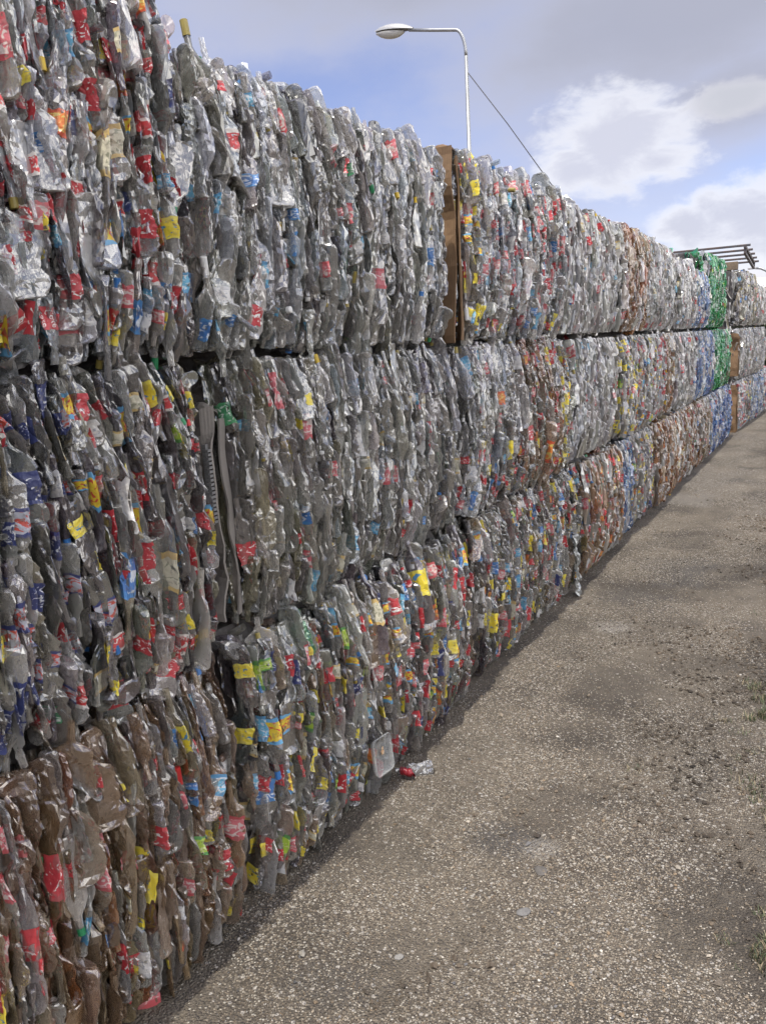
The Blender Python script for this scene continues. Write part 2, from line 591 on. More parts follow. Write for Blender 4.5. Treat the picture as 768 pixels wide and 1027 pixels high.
class Packed:
    """gathers many bottles into one mesh"""
    def __init__(s, lowset): s.ls = lowset; s.V = []; s.Q = []; s.QM = []; s.T = []; s.TM = []; s.C = []; s.UV = []; s.n = 0

    def put(s, mat, tint, lab, cap, k=None):
        sh, b, l, c = s.ls.items[int(rng.integers(len(s.ls.items))) if k is None else k]
        A = np.array(mat)[:3, :3]; t = np.array(mat)[:3, 3]

        def push(V, Q, T, mi, uv=None):
            s.V.append(V @ A.T + t); s.C.append(np.tile(tint, (len(V), 1)))
            s.UV.append(uv if uv is not None else np.zeros((len(V), 2)))
            if Q is not None: s.Q.append(Q + s.n); s.QM.append(np.full(len(Q), mi))
            if T is not None: s.T.append(T + s.n); s.TM.append(np.full(len(T), mi))
            s.n += len(V)
        push(b[0], b[1], b[2], 0)
        if lab: push(l[0], None, l[1], LI[lab], l[2] + rng.random(2) * 5 * np.array([1, 0]))
        if cap: push(c[0], c[1], c[2], CI[cap])

    def build(s, name, mats, parent):
        if not s.V: return None
        me = np_mesh(name, np.vstack(s.V), np.vstack(s.Q) if s.Q else None, np.vstack(s.T), mats, np.concatenate(s.QM) if s.Q else None, np.concatenate(s.TM),
                     tint=np.vstack(s.C), uv=np.vstack(s.UV), smooth=False)
        o = add(name, me, parent)
        o['kind'] = 'stuff'
        return o


# ------------------------------------------------------------------ palettes
T_ = dict(clear=(0.76, 0.75, 0.72), cool=(0.66, 0.69, 0.73), dull=(0.54, 0.52, 0.48), smoke=(0.26, 0.25, 0.25), oliv=(0.54, 0.50, 0.37),
          amber=(0.36, 0.235, 0.13), brown=(0.47, 0.33, 0.21), dirt=(0.56, 0.46, 0.35), rust=(0.46, 0.21, 0.09), green=(0.015, 0.42, 0.11), teal=(0.05, 0.46, 0.24),
          blue=(0.22, 0.33, 0.58), deep=(0.08, 0.19, 0.52), milky=(0.7, 0.7, 0.7), pale=(0.58, 0.56, 0.52))


def pick(d):
    k = list(d); w = np.array([d[x] for x in k], float); w /= w.sum()
    return k[int(rng.choice(len(k), p=w))]


def tint_of(d):
    c = np.array(T_[pick(d)])
    return np.clip(c * rng.uniform(0.58, 1.2) + rng.normal(0, 0.012, 3), 0.01, 0.9)


GREY = dict(clear=5, cool=3, dull=3, smoke=1, pale=2)
P = {
    'grey_red': dict(t=dict(clear=4, cool=4, dull=3, smoke=2), l=dict(red=6, redband=2, pink=2, yellow=1.6, blue=1, sky=0.8, white=1, yellowred=1, orange=.4, navy=.4, cream=.6), p=0.62),
    'grey': dict(t=dict(clear=5, cool=2, dull=4, pale=4, smoke=1), l=dict(white=2, pink=1, sky=1, red=.7, blue=.8, cream=1, green=.3), p=0.16),
    'olive': dict(t=dict(clear=3, oliv=4, dull=4, pale=3, smoke=1), l=dict(white=1, cream=2, sky=1.2, pink=1.4, yellow=.4, red=.7, blue=.6), p=0.22),
    'navy': dict(t=dict(dull=3, smoke=4, clear=2, oliv=1), l=dict(navy=7, navyred=5, red=1.2, white=.8, cream=.4), p=0.95),
    'dark_red': dict(t=dict(dull=3, smoke=4, clear=2.4, oliv=1), l=dict(red=5, redband=1.5, cream=2, white=1.5, yellow=1.6, pink=1, blue=.6, sky=.5, yellowred=1, lime=.3), p=0.55),
    'brown': dict(t=dict(brown=5, dirt=5, amber=2, dull=3.5, clear=2, rust=.8), l=dict(red=3, pink=1.5, blue=.7, yellow=.8, white=.6, sky=.5, brown=1), p=0.20),
    'multi': dict(t=dict(dull=4, clear=3, smoke=2, dirt=1.5, pale=1), l=dict(red=4, yellow=3, yellowred=2.2, blue=1.2, navy=1, sky=1, white=1.2, cream=1.2, lime=.8, orange=.9, pink=1.2), p=0.55),
    'pinkgrey': dict(t=dict(clear=4, cool=4, dull=3), l=dict(pink=4, red=3.5, white=2, yellow=.8, blue=1, sky=.6), p=0.62),
    'yellow': dict(t=dict(clear=3, dull=2, oliv=2), l=dict(yellow=6, yellowred=2, sky=.7, red=.6), p=0.85),
    'brownmix': dict(t=dict(brown=3, dirt=2, rust=1.2, dull=3, clear=2), l=dict(red=3, orange=2, pink=1.5, white=1, brown=2, yellow=.6, blue=.4), p=0.5),
    'rust': dict(t=dict(rust=4, brown=4, dirt=3, clear=1.6, dull=1.4), l=dict(brown=3, orange=1, white=.5), p=0.2),
    'brownwhite': dict(t=dict(rust=2, brown=3, clear=3, dirt=2), l=dict(brown=2, white=1.4, red=.8, cream=1), p=0.4),
    'silver': dict(t=dict(clear=5, pale=4, milky=3, dull=2), l=dict(pink=1.2, white=3, red=.5, sky=.5, cream=.8), p=0.22),
    'bluegrey': dict(t=dict(blue=4, cool=4, clear=2.5), l=dict(blue=1.4, sky=1.2, white=1, pink=.6), p=0.3),
    'blue': dict(t=dict(blue=5, deep=4, clear=2.2, cool=1), l=dict(blue=2, white=2, sky=1, red=.6), p=0.3),
    'green': dict(t=dict(green=7, teal=2, clear=.8, oliv=.3), l=dict(green=2, lime=.8, white=1.4, red=.3, sky=.5), p=0.26),
}
LETTER_POOL = [5, 11, 17, 23, 30, 36]


# ------------------------------------------------------------------ one bale
D = 1.10


PICKP = np.array([1.0] * 44 + [0.4] * 6 + [0.5] * 8); PICKP /= PICKP.sum()


class Bale:
    def __init__(s, y0, y1, z0, z1, zones, label, parts=0, xf=-1.5, rz=0.0, pitch=0.042, tilt=7.0, far=False, chaos=0.25, top=True, visy=None, feats=(), endface=0.0, corner=(0.13, 0.10), leanall=0.0):
        s.ls = FAR if far else LOW; s.leanall = leanall
        s.W = y1 - y0; s.H = z1 - z0
        s.root = empty('plastic_bale', (xf - D / 2, (y0 + y1) / 2, z0), rz)
        tag(s.root, label, 'bale', 'pressed plastic bales stacked three high')
        s.xf = xf; s.y0 = y0; s.z0 = z0; s.zones = zones; s.far = far
        s.chaos = chaos
        s.pitch = pitch; s.tilt = tilt
        s.corner = corner
        # pressed inside
        c = MB()
        ny, nz = 10, 6
        ins = 0.085
        V = []; Q = []
        # rounded block: a grid box with its front edges pulled in
        def blk(u, v): return s.inset(u, v)
        us = np.linspace(0.03, s.W - 0.03, ny); vs = np.linspace(0.0, s.H, nz)
        for x in (0, 1):
            for u in us:
                for v in vs:
                    e = 0.9 * s.inset(u, v)
                    xx = D / 2 - ins - e if x else -D / 2
                    V.append([xx, u - s.W / 2, v])
        g = lambda x, i, j: x * ny * nz + i * nz + j
        for i in range(ny - 1):
            for j in range(nz - 1):
                Q.append([g(1, i, j), g(1, i + 1, j), g(1, i + 1, j + 1), g(1, i, j + 1)])
                Q.append([g(0, i, j), g(0, i, j + 1), g(0, i + 1, j + 1), g(0, i + 1, j)])
        for i in range(ny - 1):
            Q.append([g(0, i, 0), g(0, i + 1, 0), g(1, i + 1, 0), g(1, i, 0)])
            Q.append([g(0, i, nz - 1), g(1, i, nz - 1), g(1, i + 1, nz - 1), g(0, i + 1, nz - 1)])
        for j in range(nz - 1):
            Q.append([g(0, 0, j), g(1, 0, j), g(1, 0, j + 1), g(0, 0, j + 1)])
            Q.append([g(0, ny - 1, j), g(0, ny - 1, j + 1), g(1, ny - 1, j + 1), g(1, ny - 1, j)])
        c.raw(V, Q)
        c.build('pressed_core', CORE, s.root)
        s.fill(parts, top, visy, feats, endface)

    def inset(s, u, v):
        cu, cv = s.corner
        e = lambda d, w: max(0.0, 1 - d / w) ** 2
        du = min(u, s.W - u); dv = min(v, s.H - v)
        bulge = 0.03 * (1 - min(1.0, (2 * v / s.H - 1) ** 2))
        return cu * e(du, 0.07) + cv * e(dv, 0.075) - bulge + 0.02

    def zone(s, u, v):
        f = u / s.W + rng.normal(0, 0.035)
        g = v / s.H
        for (u0, u1, nm, *vr) in s.zones:
            if u0 <= f <= u1 and (not vr or vr[0] <= g <= vr[1]): return P[nm]
        return P[s.zones[-1][2]]

    def mat(s, u, v, w, roll, tx, psi, axis='v', scale=1.0):
        """bottle pose: long axis up the face (v), leaned by roll in the face, by tx in depth, spun by psi"""
        Rm = Matrix.Rotation(roll, 4, 'X') @ Matrix.Rotation(tx, 4, 'Y')
        if axis == 'w': Rm = Rm @ Matrix.Rotation(math.pi / 2, 4, 'Y')
        if axis == 'u': Rm = Rm @ Matrix.Rotation(math.pi / 2, 4, 'X')
        if rng.random() < 0.5: Rm = Rm @ Matrix.Rotation(math.pi, 4, 'X')
        Rm = Rm @ Matrix.Rotation(psi + math.pi / 2, 4, 'Z')
        return Matrix.Translation((D / 2 + w, u - s.W / 2, v)) @ Rm @ Matrix.Diagonal((scale, scale, scale, 1))

    def fill(s, parts, top, visy, feats, endface):
        far = s.far
        items = []                                   # (visible size, layer, matrix, tint, label, cap)
        sc = 1.0
        phase = rng.uniform(0, 9)
        meanL = 0.21
        for layer in (0, 1):
            if far and layer == 1: pit = s.pitch * 1.9
            else: pit = s.pitch * ((.52 if far else .43) if layer == 0 else 0.8)
            if far: pit *= .85
            u = 0.02
            while u < s.W - 0.018:
                lean = math.radians(s.tilt) * (vnoise(u * 3 + phase, 0.3) * 2 - 1) * 1.3 + math.radians(s.leanall)
                hs = []
                lo_, hi_ = (0.11, 0.27) if layer == 0 else (0.16, 0.30)
                if far: lo_, hi_ = 0.09, 0.22
                while sum(hs) < s.H - 0.05: hs.append(rng.uniform(lo_, hi_))
                hs = np.array(hs) * (s.H - 0.056) / sum(hs)
                v = 0.026
                for ln in hs:
                    vc = v + ln / 2
                    edge = vc - ln * .6 < 0 or vc + ln * .6 > s.H
                    uu = u + rng.normal(0, 0.004) + 0.03 * (vnoise(vc * 4, u * 1.5 + phase) - 0.5)
                    uu = min(max(uu, 0.022), s.W - 0.022)
                    ins = s.inset(uu, vc)
                    w = -0.035 - ins + rng.normal(0, 0.011) - (0.04 if layer else 0) + (0.015 if far else 0.025) * (fbm(uu + phase, vc, 5) - 0.5)
                    dv = s.inset(uu, min(s.H - .01, vc + ln * .45)) - s.inset(uu, max(0.01, vc - ln * .45))
                    tx = -math.atan2(dv, ln * .9) * 0.9 + rng.normal(0, 0.05)
                    ch = rng.random()
                    psi = rng.normal(0, 0.22) if layer == 0 else rng.normal(.7, .6)
                    axis = 'v'; lz = ln * (1.0 if edge else 1.12)
                    roll = lean + rng.normal(0, 0.045)
                    if ch < s.chaos * 0.35: psi = rng.uniform(0, 3.14); roll = rng.normal(0, 0.4)
                    elif ch < s.chaos * 0.55: axis = 'w'; roll = rng.normal(0, 0.3); tx = rng.normal(0, 0.4); w -= 0.06
                    elif ch < s.chaos: psi = math.pi / 2 + rng.normal(0, 0.35); w += 0.008
                    if parts and layer == 0: k = int(rng.choice(58, p=PICKP)); Ls = HQ[k].L
                    else:
                        k = int(rng.integers(len(s.ls.items))); Ls = s.ls.items[k][0].L
                    zs = min(max(lz / Ls, .4 if far else .55), 1.35)
                    xs = min(.95, .42 + .40 * zs) * (1.0 if layer == 0 else 1.15)
                    xs *= .85
                    z = s.zone(uu, vc)
                    lab = pick(z['l']) if rng.random() < z['p'] * (1.3 if layer == 0 else 0.45) else None
                    cap = pick(dict(yellow=2, white=3, red=1.5, blue=2, green=1, olive=4)) if rng.random() < 0.11 else None
                    m_ = s.mat(uu, vc, w, roll, tx, psi, axis) @ Matrix.Diagonal((xs, xs, zs, 1))
                    items.append([layer, uu, vc, m_, tint_of(z['t']) * (1 if layer == 0 else .55), lab, cap, (k, False)])  # rear layer tinted darker: shade of the gaps put into the colour
                    v += ln
                u += pit * rng.uniform(0.75, 1.25)
        # bottles along the top and bottom edges and over the top
        dens = 0.4 if far else 1.0
        tops = []
        if top:
            n = int(s.W / 0.045 * (4 if top == 'full' else 1.6) * (0.6 if far else 1))
            for _ in range(n):
                uu = rng.uniform(0.02, s.W - 0.02); dep = rng.uniform(0.12, 0.66) if top == 'full' else rng.uniform(0.1, .2)
                z = s.zone(uu, s.H)
                v = s.H - 0.055 - (0.03 if dep < 0.1 else 0) + rng.normal(0, 0.008)
                if top == 'full':
                    v += 0.02; roll = rng.normal(0, 0.9)
                    tx = rng.normal(1.45, 0.16 if rng.random() < .9 else .6)
                else: roll = rng.normal(0, 0.5); tx = rng.normal(1.35, 0.2); v -= 0.02
                m = s.mat(uu, v, -dep - (0.09 if top != 'full' else 0.04), roll, tx, rng.uniform(0, 3), 'v')
                tops.append([2, uu, v, m, tint_of(z['t']), pick(z['l']) if rng.random() < z['p'] * 0.6 else None, pick(dict(white=2, yellow=1, blue=1, green=.5)) if rng.random() < .3 else None, None])
        n = int(s.W / 0.045 * dens * 0.8)
        for _ in range(n):
            uu = rng.uniform(0.02, s.W - 0.02); dep = rng.uniform(0.05, 0.16)
            z = s.zone(uu, 0)
            m = s.mat(uu, 0.05 + rng.uniform(0, 0.02), -dep - 0.12, rng.normal(0, 0.4), rng.normal(-1.4, 0.2), rng.uniform(0, 3), 'v')
            tops.append([2, uu, 0, m, tint_of(z['t']), None, None, None])
        # the end that faces the camera
        n = int(endface * (55 if far else 34))
        for _ in range(n):
            dep = rng.uniform(0.06, 0.5); v = rng.uniform(0.08, s.H - 0.08)
            z = s.zone(0.02, v)
            m = s.mat(0.03 + rng.normal(0, 0.012), v, -dep, rng.normal(0, 0.15), rng.normal(0, 0.25), math.pi / 2 + rng.normal(0, 0.4), 'v')
            tops.append([2, 0, v, m, tint_of(z['t']), pick(z['l']) if rng.random() < z['p'] * .5 else None, None, None])
        # the ones picked out in the photograph
        fitems = []
        for (px, py, colr, hpx, kw) in feats:
            p = on_x(px, py, s.xf + 0.01)
            uu = p[1] - s.y0; vv = p[2] - s.z0
            if not (0.0 < uu < s.W and 0.0 < vv < s.H): continue
            i = kw.get('shape', int(rng.integers(44)))
            if kw.get('word'): i = LETTER_POOL[int(rng.integers(len(LETTER_POOL)))]
            sh = HQ[i]
            t0, t1 = lab_span(sh, 900 + i)
            scale = .74 if i < 44 else .68
            flip = rng.random() < 0.5
            roll = math.radians(kw.get('tilt', rng.normal(3, 5)))
            psi = kw.get('psi', rng.normal(0.45, 0.3)); psi = psi if psi < 1 else (psi * .8 if kw.get('out') or 'tint' in kw else psi * .45)
            w = -0.028 - s.inset(uu, vv) + kw.get('out', 0.0)
            Rm = Matrix.Rotation(roll, 4, 'X') @ Matrix.Rotation(rng.normal(0, 0.06), 4, 'Y')
            if flip: Rm = Rm @ Matrix.Rotation(math.pi, 4, 'X')
            Rm = Rm @ Matrix.Rotation(psi + math.pi / 2, 4, 'Z')
            # the label's middle, not the bottle's, sits at the point
            ms = Matrix.Diagonal((scale, scale, scale, 1))
            mid = Vector((0, 0, ((t0 + t1) / 2 - 0.5) * sh.L))
            cen = Vector((D / 2 + w, uu - s.W / 2, vv)) - (Rm @ ms @ mid)
            cz = min(max(cen.z, 0.05), s.H - 0.05); cen.z = cz
            m = Matrix.Translation(cen) @ Rm @ ms
            z = s.zone(uu, vv)
            fitems.append([-1, uu, vv, m, tint_of(z['t']) if 'tint' not in kw else np.array(T_[kw['tint']]), None if colr == 'none' else colr, kw.get('cap'), (i, kw.get('word', False))])
        # the biggest in the picture become parts, the rest one packed mass
        front = [it for it in items if it[0] == 0]
        rest = [it for it in items if it[0] != 0] + tops
        if parts:
            ok = [it for it in front if visy is None or it[1] + s.y0 > visy]
            no = [it for it in front if not (visy is None or it[1] + s.y0 > visy)]
            npart = max(0, parts - len(fitems))
            # clear the way in front of the picked ones
            for f in fitems:
                pass
            order = sorted(ok, key=lambda it: it[1] * 0.6 + rng.uniform(0, 1.0))
            chosen = order[:npart]; rest = rest + order[npart:] + no
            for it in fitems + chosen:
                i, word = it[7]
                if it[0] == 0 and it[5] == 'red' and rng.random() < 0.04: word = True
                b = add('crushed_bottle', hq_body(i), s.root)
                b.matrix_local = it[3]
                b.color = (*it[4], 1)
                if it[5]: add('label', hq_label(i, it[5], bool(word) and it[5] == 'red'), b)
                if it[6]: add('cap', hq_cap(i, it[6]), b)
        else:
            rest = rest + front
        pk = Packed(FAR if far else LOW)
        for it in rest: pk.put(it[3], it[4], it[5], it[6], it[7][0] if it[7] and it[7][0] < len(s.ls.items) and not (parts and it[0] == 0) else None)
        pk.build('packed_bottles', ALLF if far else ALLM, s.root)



# picked-out bottles: (pixel x, pixel y, label colour, height, options)
def ft(lst): return [(a, b, c, 30, d) for a, b, c, d in lst]


FA1 = ft([(44, 33, 'red', {}), (118, 50, 'red', {'word': 1}), (92, 95, 'red', {}), (34, 110, 'red', {'word': 1}), (69, 115, 'redband', {}), (145, 122, 'red', {}),
          (22, 170, 'red', {'tilt': 25}), (150, 172, 'red', {}), (60, 190, 'red', {}), (58, 318, 'red', {'word': 1, 'psi': 1.4, 'out': .015}), (77, 285, 'red', {'psi': 1.2}), (167, 40, 'pink', {}), (179, 55, 'red', {}),
          (150, 225, 'red', {}), (197, 292, 'redband', {}), (178, 300, 'pink', {}), (110, 165, 'red', {'tilt': 14}), (20, 75, 'yellow', {'tilt': 22}), (116, 318, 'yellowred', {'psi': 1.0, 'out': .01}),
          (50, 250, 'yellow', {'tilt': -8}), (103, 297, 'yellow', {}), (201, 190, 'yellow', {}), (112, 140, 'cream', {'tilt': 12}), (42, 222, 'yellow', {}), (60, 235, 'sky', {}), (170, 85, 'blue', {}), (130, 150, 'blue', {}),
          (168, 237, 'orange', {'psi': 1.2}), (84, 26, 'red', {}), (70, 45, 'sky', {}), (94, 165, 'pink', {}), (100, 240, 'none', {'psi': 1.5, 'shape': 45, 'tint': 'clear', 'out': .01}), (20, 240, 'none', {'psi': 1.5, 'shape': 46, 'tint': 'clear', 'out': .01}),
          (45, 145, 'none', {'psi': 1.5, 'shape': 47, 'tint': 'clear', 'out': .01}), (92, 315, 'white', {'psi': 1.3}), (122, 295, 'red', {})])
FA2 = ft([(43, 430, 'navyred', {'psi': 1.2, 'tilt': 4}), (72, 425, 'navy', {'psi': 1.1, 'tilt': 6}), (8, 460, 'navy', {'psi': 1.0}), (10, 492, 'navyred', {'psi': 1.2}), (30, 490, 'navy', {'psi': 1.2}), (20, 525, 'navyred', {'psi': 1.2}), (20, 600, 'navy', {}),
          (38, 600, 'navy', {}), (30, 640, 'navyred', {}), (42, 690, 'navy', {}), (28, 670, 'navy', {}), (52, 665, 'navyred', {}), (56, 400, 'navy', {}), (62, 545, 'navy', {}), (25, 720, 'navy', {}), (168, 420, 'red', {'psi': 1.2}), (180, 482, 'red', {'psi': 1.2}), (52, 522, 'red', {'psi': 1.2}), (128, 585, 'red', {}),
          (165, 530, 'red', {}), (205, 523, 'red', {}), (212, 600, 'red', {'psi': 1.3}), (178, 605, 'red', {}), (130, 700, 'red', {'psi': 1.3}), (10, 705, 'red', {'psi': 1.2}), (118, 560, 'red', {}), (150, 560, 'red', {}), (145, 620, 'red', {}), (82, 410, 'red', {}), (85, 700, 'redband', {}),
          (83, 528, 'yellow', {'psi': 1.4, 'tilt': 12, 'out': .015}), (117, 655, 'yellow', {'psi': 1.4, 'tilt': 2, 'out': .015}), (187, 445, 'yellow', {'tilt': 16}), (213, 540, 'yellow', {'tilt': 0}), (228, 525, 'yellow', {'psi': 1.0, 'tilt': 8, 'out': .01}), (194, 625, 'yellow', {'tilt': 14}),
          (8, 650, 'yellow', {}), (60, 575, 'white', {'psi': 1.2, 'tilt': 12}), (100, 430, 'white', {'tilt': 14, 'psi': 1.2}), (143, 400, 'cream', {'psi': 1.2, 'tilt': 12}), (150, 470, 'cream', {'psi': 1.0}), (122, 440, 'cream', {}), (183, 540, 'sky', {}), (98, 475, 'white', {'tilt': 6}),
          (70, 720, 'green', {}), (80, 690, 'white', {}), (190, 480, 'pink', {}), (188, 674, 'red', {'psi': 1.5, 'out': .02, 'tilt': -25})])
FA3 = ft([(163, 765, 'red', {'psi': 1}), (165, 838, 'red', {}), (125, 800, 'yellow', {'tilt': 15}), (75, 765, 'sky', {}), (12, 890, 'pink', {}), (105, 880, 'pink', {}), (205, 770, 'blue', {}), (218, 790, 'sky', {}), (232, 865, 'red', {}), (200, 850, 'lime', {}), (225, 880, 'red', {}),
          (237, 885, 'red', {}), (85, 775, 'none', {'shape': 44, 'psi': .6, 'tint': 'brown', 'out': .012}), (85, 850, 'none', {'shape': 45, 'psi': .5, 'tint': 'dirt', 'out': .012}), (105, 790, 'none', {'shape': 46, 'psi': .9, 'tint': 'brown', 'out': .012}), (135, 905, 'cream', {'psi': 1.2}),
          (110, 940, 'blue', {'psi': 1.2}), (190, 940, 'orange', {}), (45, 980, 'red', {}), (75, 990, 'red', {}), (135, 975, 'red', {}), (180, 965, 'yellow', {}), (10, 840, 'brown', {})])
FB1 = ft([(232, 140, 'redband', {'psi': 1.4, 'out': .01}), (253, 180, 'blue', {'psi': 1.0}), (230, 330, 'sky', {'psi': 1.3}), (300, 245, 'blue', {'psi': 1}), (350, 165, 'red', {}), (372, 150, 'pink', {'cap': 'green'}), (337, 155, 'pink', {}), (352, 215, 'pink', {}), (320, 120, 'none', {'shape': 50, 'psi': 1, 'tint': 'pale'}),
          (236, 60, 'none', {'shape': 51, 'psi': 1, 'tint': 'clear', 'out': .0}), (275, 110, 'none', {'shape': 52, 'psi': 1, 'tint': 'clear'}), (320, 330, 'sky', {'shape': 53, 'psi': 1.5, 'out': .01}), (285, 180, 'none', {'shape': 44, 'psi': 1.5, 'tint': 'clear', 'out': .01}), (240, 215, 'none', {'shape': 54, 'psi': 1.4, 'tint': 'clear', 'out': .01}), (357, 250, 'white', {'psi': 1.3}), (320, 180, 'none', {'shape': 55, 'psi': 1.2, 'tint': 'pale'})])
FB2 = ft([(265, 440, 'none', {'shape': 56, 'psi': 1.4, 'tint': 'pale', 'out': .01, 'cap': 'olive'}), (270, 530, 'none', {'shape': 55, 'psi': 1.4, 'tint': 'oliv', 'out': .01}), (262, 590, 'none', {'shape': 54, 'psi': 1.2, 'tint': 'oliv', 'out': .01}), (310, 490, 'pink', {}), (290, 455, 'yellow', {}), (330, 410, 'none', {'shape': 46, 'psi': 1.4, 'tint': 'dull', 'out': .005}),
          (285, 470, 'none', {'shape': 51, 'psi': 1.3, 'tint': 'clear', 'out': .01}), (357, 545, 'sky', {}), (312, 560, 'pink', {}), (400, 420, 'pink', {}), (420, 400, 'sky', {}), (385, 470, 'cream', {})])
FB3 = ft([(348, 682, 'yellow', {'psi': 1.1, 'out': .01}), (388, 712, 'yellow', {'psi': 1.4, 'out': .0}), (275, 715, 'red', {'psi': 1.5}), (255, 720, 'cream', {'psi': 1.4}), (252, 675, 'cream', {'psi': 1.4}), (273, 880, 'yellow', {'psi': 1.4, 'out': .02}), (300, 820, 'yellow', {}), (323, 768, 'red', {}), (276, 795, 'blue', {'psi': 1.3}), (295, 855, 'red', {'psi': 1.2}),
          (315, 645, 'none', {'shape': 50, 'psi': 1.2, 'tint': 'green', 'out': .01}), (314, 722, 'lime', {}), (340, 785, 'lime', {}), (375, 640, 'none', {'shape': 46, 'psi': 1.5, 'tint': 'brown', 'out': .012}), (325, 660, 'red', {}), (350, 655, 'red', {}), (400, 635, 'yellowred', {}), (405, 600, 'yellow', {}), (420, 640, 'red', {}), (425, 670, 'pink', {'psi': 1.4}), (385, 600, 'navy', {}),
          (360, 690, 'navy', {}), (440, 600, 'yellow', {}), (452, 610, 'yellow', {}), (430, 620, 'red', {}), (470, 620, 'yellow', {}), (455, 650, 'yellow', {}), (420, 720, 'red', {}), (425, 740, 'yellowred', {}), (293, 680, 'cream', {}), (265, 740, 'yellow', {}), (325, 830, 'yellow', {}), (310, 870, 'yellow', {}), (350, 780, 'sky', {}), (300, 770, 'red', {}), (338, 690, 'yellowred', {}), (365, 800, 'red', {}), (280, 650, 'none', {'shape': 47, 'psi': 1.3, 'tint': 'clear'})])
FC1 = ft([(468, 195, 'yellow', {'psi': 1.2, 'out': .01}), (473, 180, 'yellow', {}), (467, 230, 'yellow', {'psi': 1.2}), (473, 225, 'yellow', {}), (471, 250, 'yellow', {}), (468, 260, 'sky', {'psi': 1.2}), (466, 300, 'yellow', {}), (468, 330, 'yellow', {}), (480, 318, 'yellow', {}), (500, 325, 'yellow', {}), (549, 285, 'red', {}), (549, 300, 'red', {}), (484, 250, 'white', {'psi': 1.2})])
FC2 = ft([(565, 360, 'yellow', {'psi': 1}), (570, 395, 'yellow', {}), (568, 420, 'yellow', {}), (570, 455, 'yellow', {}), (557, 352, 'yellow', {}), (490, 370, 'pink', {'psi': 1.2}), (483, 410, 'pink', {'psi': 1.3}), (488, 480, 'redband', {'psi': 1.2}), (500, 480, 'red', {}), (505, 400, 'orange', {})])
FC3 = ft([(500, 620, 'red', {'psi': 1}), (510, 585, 'yellow', {}), (497, 570, 'blue', {}), (540, 590, 'pink', {}), (550, 560, 'red', {}), (530, 560, 'orange', {})])

X0 = -1.5
Z = ((1.685, 2.515), (0.845, 1.685), (0.0, 0.845))
BL = []
B = lambda *a, **k: BL.append(Bale(*a, **k)) or BL[-1]
# nearest three
B(0.10, 1.715, Z[0][0], 2.66, [(0, 1, 'grey_red')], 'nearest top-row bale, clear grey bottles with many red and yellow labels, upper left corner', parts=100, visy=0.95, feats=FA1, top='full', pitch=0.037, chaos=0.12, leanall=5, xf=X0 + 0.025)
B(0.08, 1.71, *Z[1], [(0.5, 0.72, 'navy'), (0, 1, 'dark_red')], 'middle-row bale at the left edge, navy and red labels on dark crushed bottles', parts=100, visy=0.9, feats=FA2, pitch=0.042, chaos=0.15, corner=(0.07, 0.10), xf=X0 + 0.015, leanall=3)
B(0.06, 1.715, *Z[2], [(0, 1, 'brown')], 'bottom-row bale at the lower left corner, mud-brown flattened bottles with few labels', parts=100, visy=0.85, feats=FA3, pitch=0.034, chaos=0.08, tilt=4, xf=X0 + 0.02)
# second column
B(1.765, 3.42, *Z[0], [(0, 1, 'grey')], 'top-row bale of plain clear grey bottles just before the brown cardboard sheet', parts=100, feats=FB1, top='full', pitch=0.037, chaos=0.15, endface=0.3, xf=X0 - 0.02)
BB2 = B(1.88, 3.47, *Z[1], [(0, 0.28, 'olive'), (0.28, 1, 'grey')], 'middle-row bale of yellowish clear bottles with a grey cardboard sheet wedged at its end', parts=100, feats=FB2, pitch=0.035, chaos=0.12, endface=0.12, xf=X0 - 0.025)
BB3 = B(1.775, 3.42, *Z[2], [(0, 1, 'multi')], 'bottom-row bale with a clear square tray and bright red and yellow labels', parts=100, feats=FB3, top=True, pitch=0.039, chaos=0.16, xf=X0 + 0.02, corner=(0.07, 0.09))
# third column
BC1 = B(3.57, 5.10, Z[0][0], 2.55, [(0, 0.09, 'yellow'), (0, 1, 'pinkgrey')], 'top-row bale with a tall brown cardboard sheet at its end and yellow labels beside it', parts=100, feats=FC1, top='full', pitch=0.034, chaos=0.15, tilt=4)
B(3.51, 5.16, *Z[1], [(0.88, 1, 'yellow'), (0.45, 0.88, 'brownmix'), (0, 1, 'grey_red', 0, 0.45), (0, 1, 'silver')], 'middle-row bale with a strip of yellow labels down its far edge', parts=100, feats=FC2, pitch=0.034, chaos=0.1)
B(3.58, 5.40, *Z[2], [(0, 1, 'multi')], 'bottom-row bale with loose clear film hanging from its far lower corner', parts=100, feats=FC3, pitch=0.036, chaos=0.1, endface=0.6, xf=X0 - 0.015)
# fourth and further, too far for single bottles to show
fk = dict(far=True, pitch=0.036, chaos=0.12, tilt=4)
B(5.17, 6.52, Z[0][0], 2.54, [(0, 1, 'silver')], 'top-row bale of silvery clear bottles left of the half-brown bale', top='full', xf=X0 + -0.030, **fk)
B(5.27, 6.53, *Z[1], [(0, 0.3, 'grey'), (0.3, 1, 'silver')], 'middle-row plain grey bale right of the one with the yellow strip', xf=X0 + -0.035, **fk)
B(5.47, 6.62, *Z[2], [(0, 1, 'brownmix')], 'bottom-row bale of brown and red bottles right of the hanging clear film', xf=X0 + 0.0, **fk)
B(6.58, 7.94, Z[0][0], 2.53, [(0, 0.08, 'silver'), (0.08, 0.66, 'rust'), (0.66, 1, 'silver')], 'top-row half-brown bale with brown bottles down its face', top='full', xf=X0 + 0.000, **fk)
B(6.59, 7.92, *Z[1], [(0, 0.08, 'yellow'), (0.08, 1, 'multi')], 'middle-row bale of red, yellow and white labels under the half-brown bale', xf=X0 + 0.010, **fk)
B(6.68, 7.98, *Z[2], [(0, 0.25, 'bluegrey'), (0.25, 1, 'multi')], 'bottom-row bale of mixed bottles just left of the rust-brown bale', xf=X0 + -0.030, **fk)
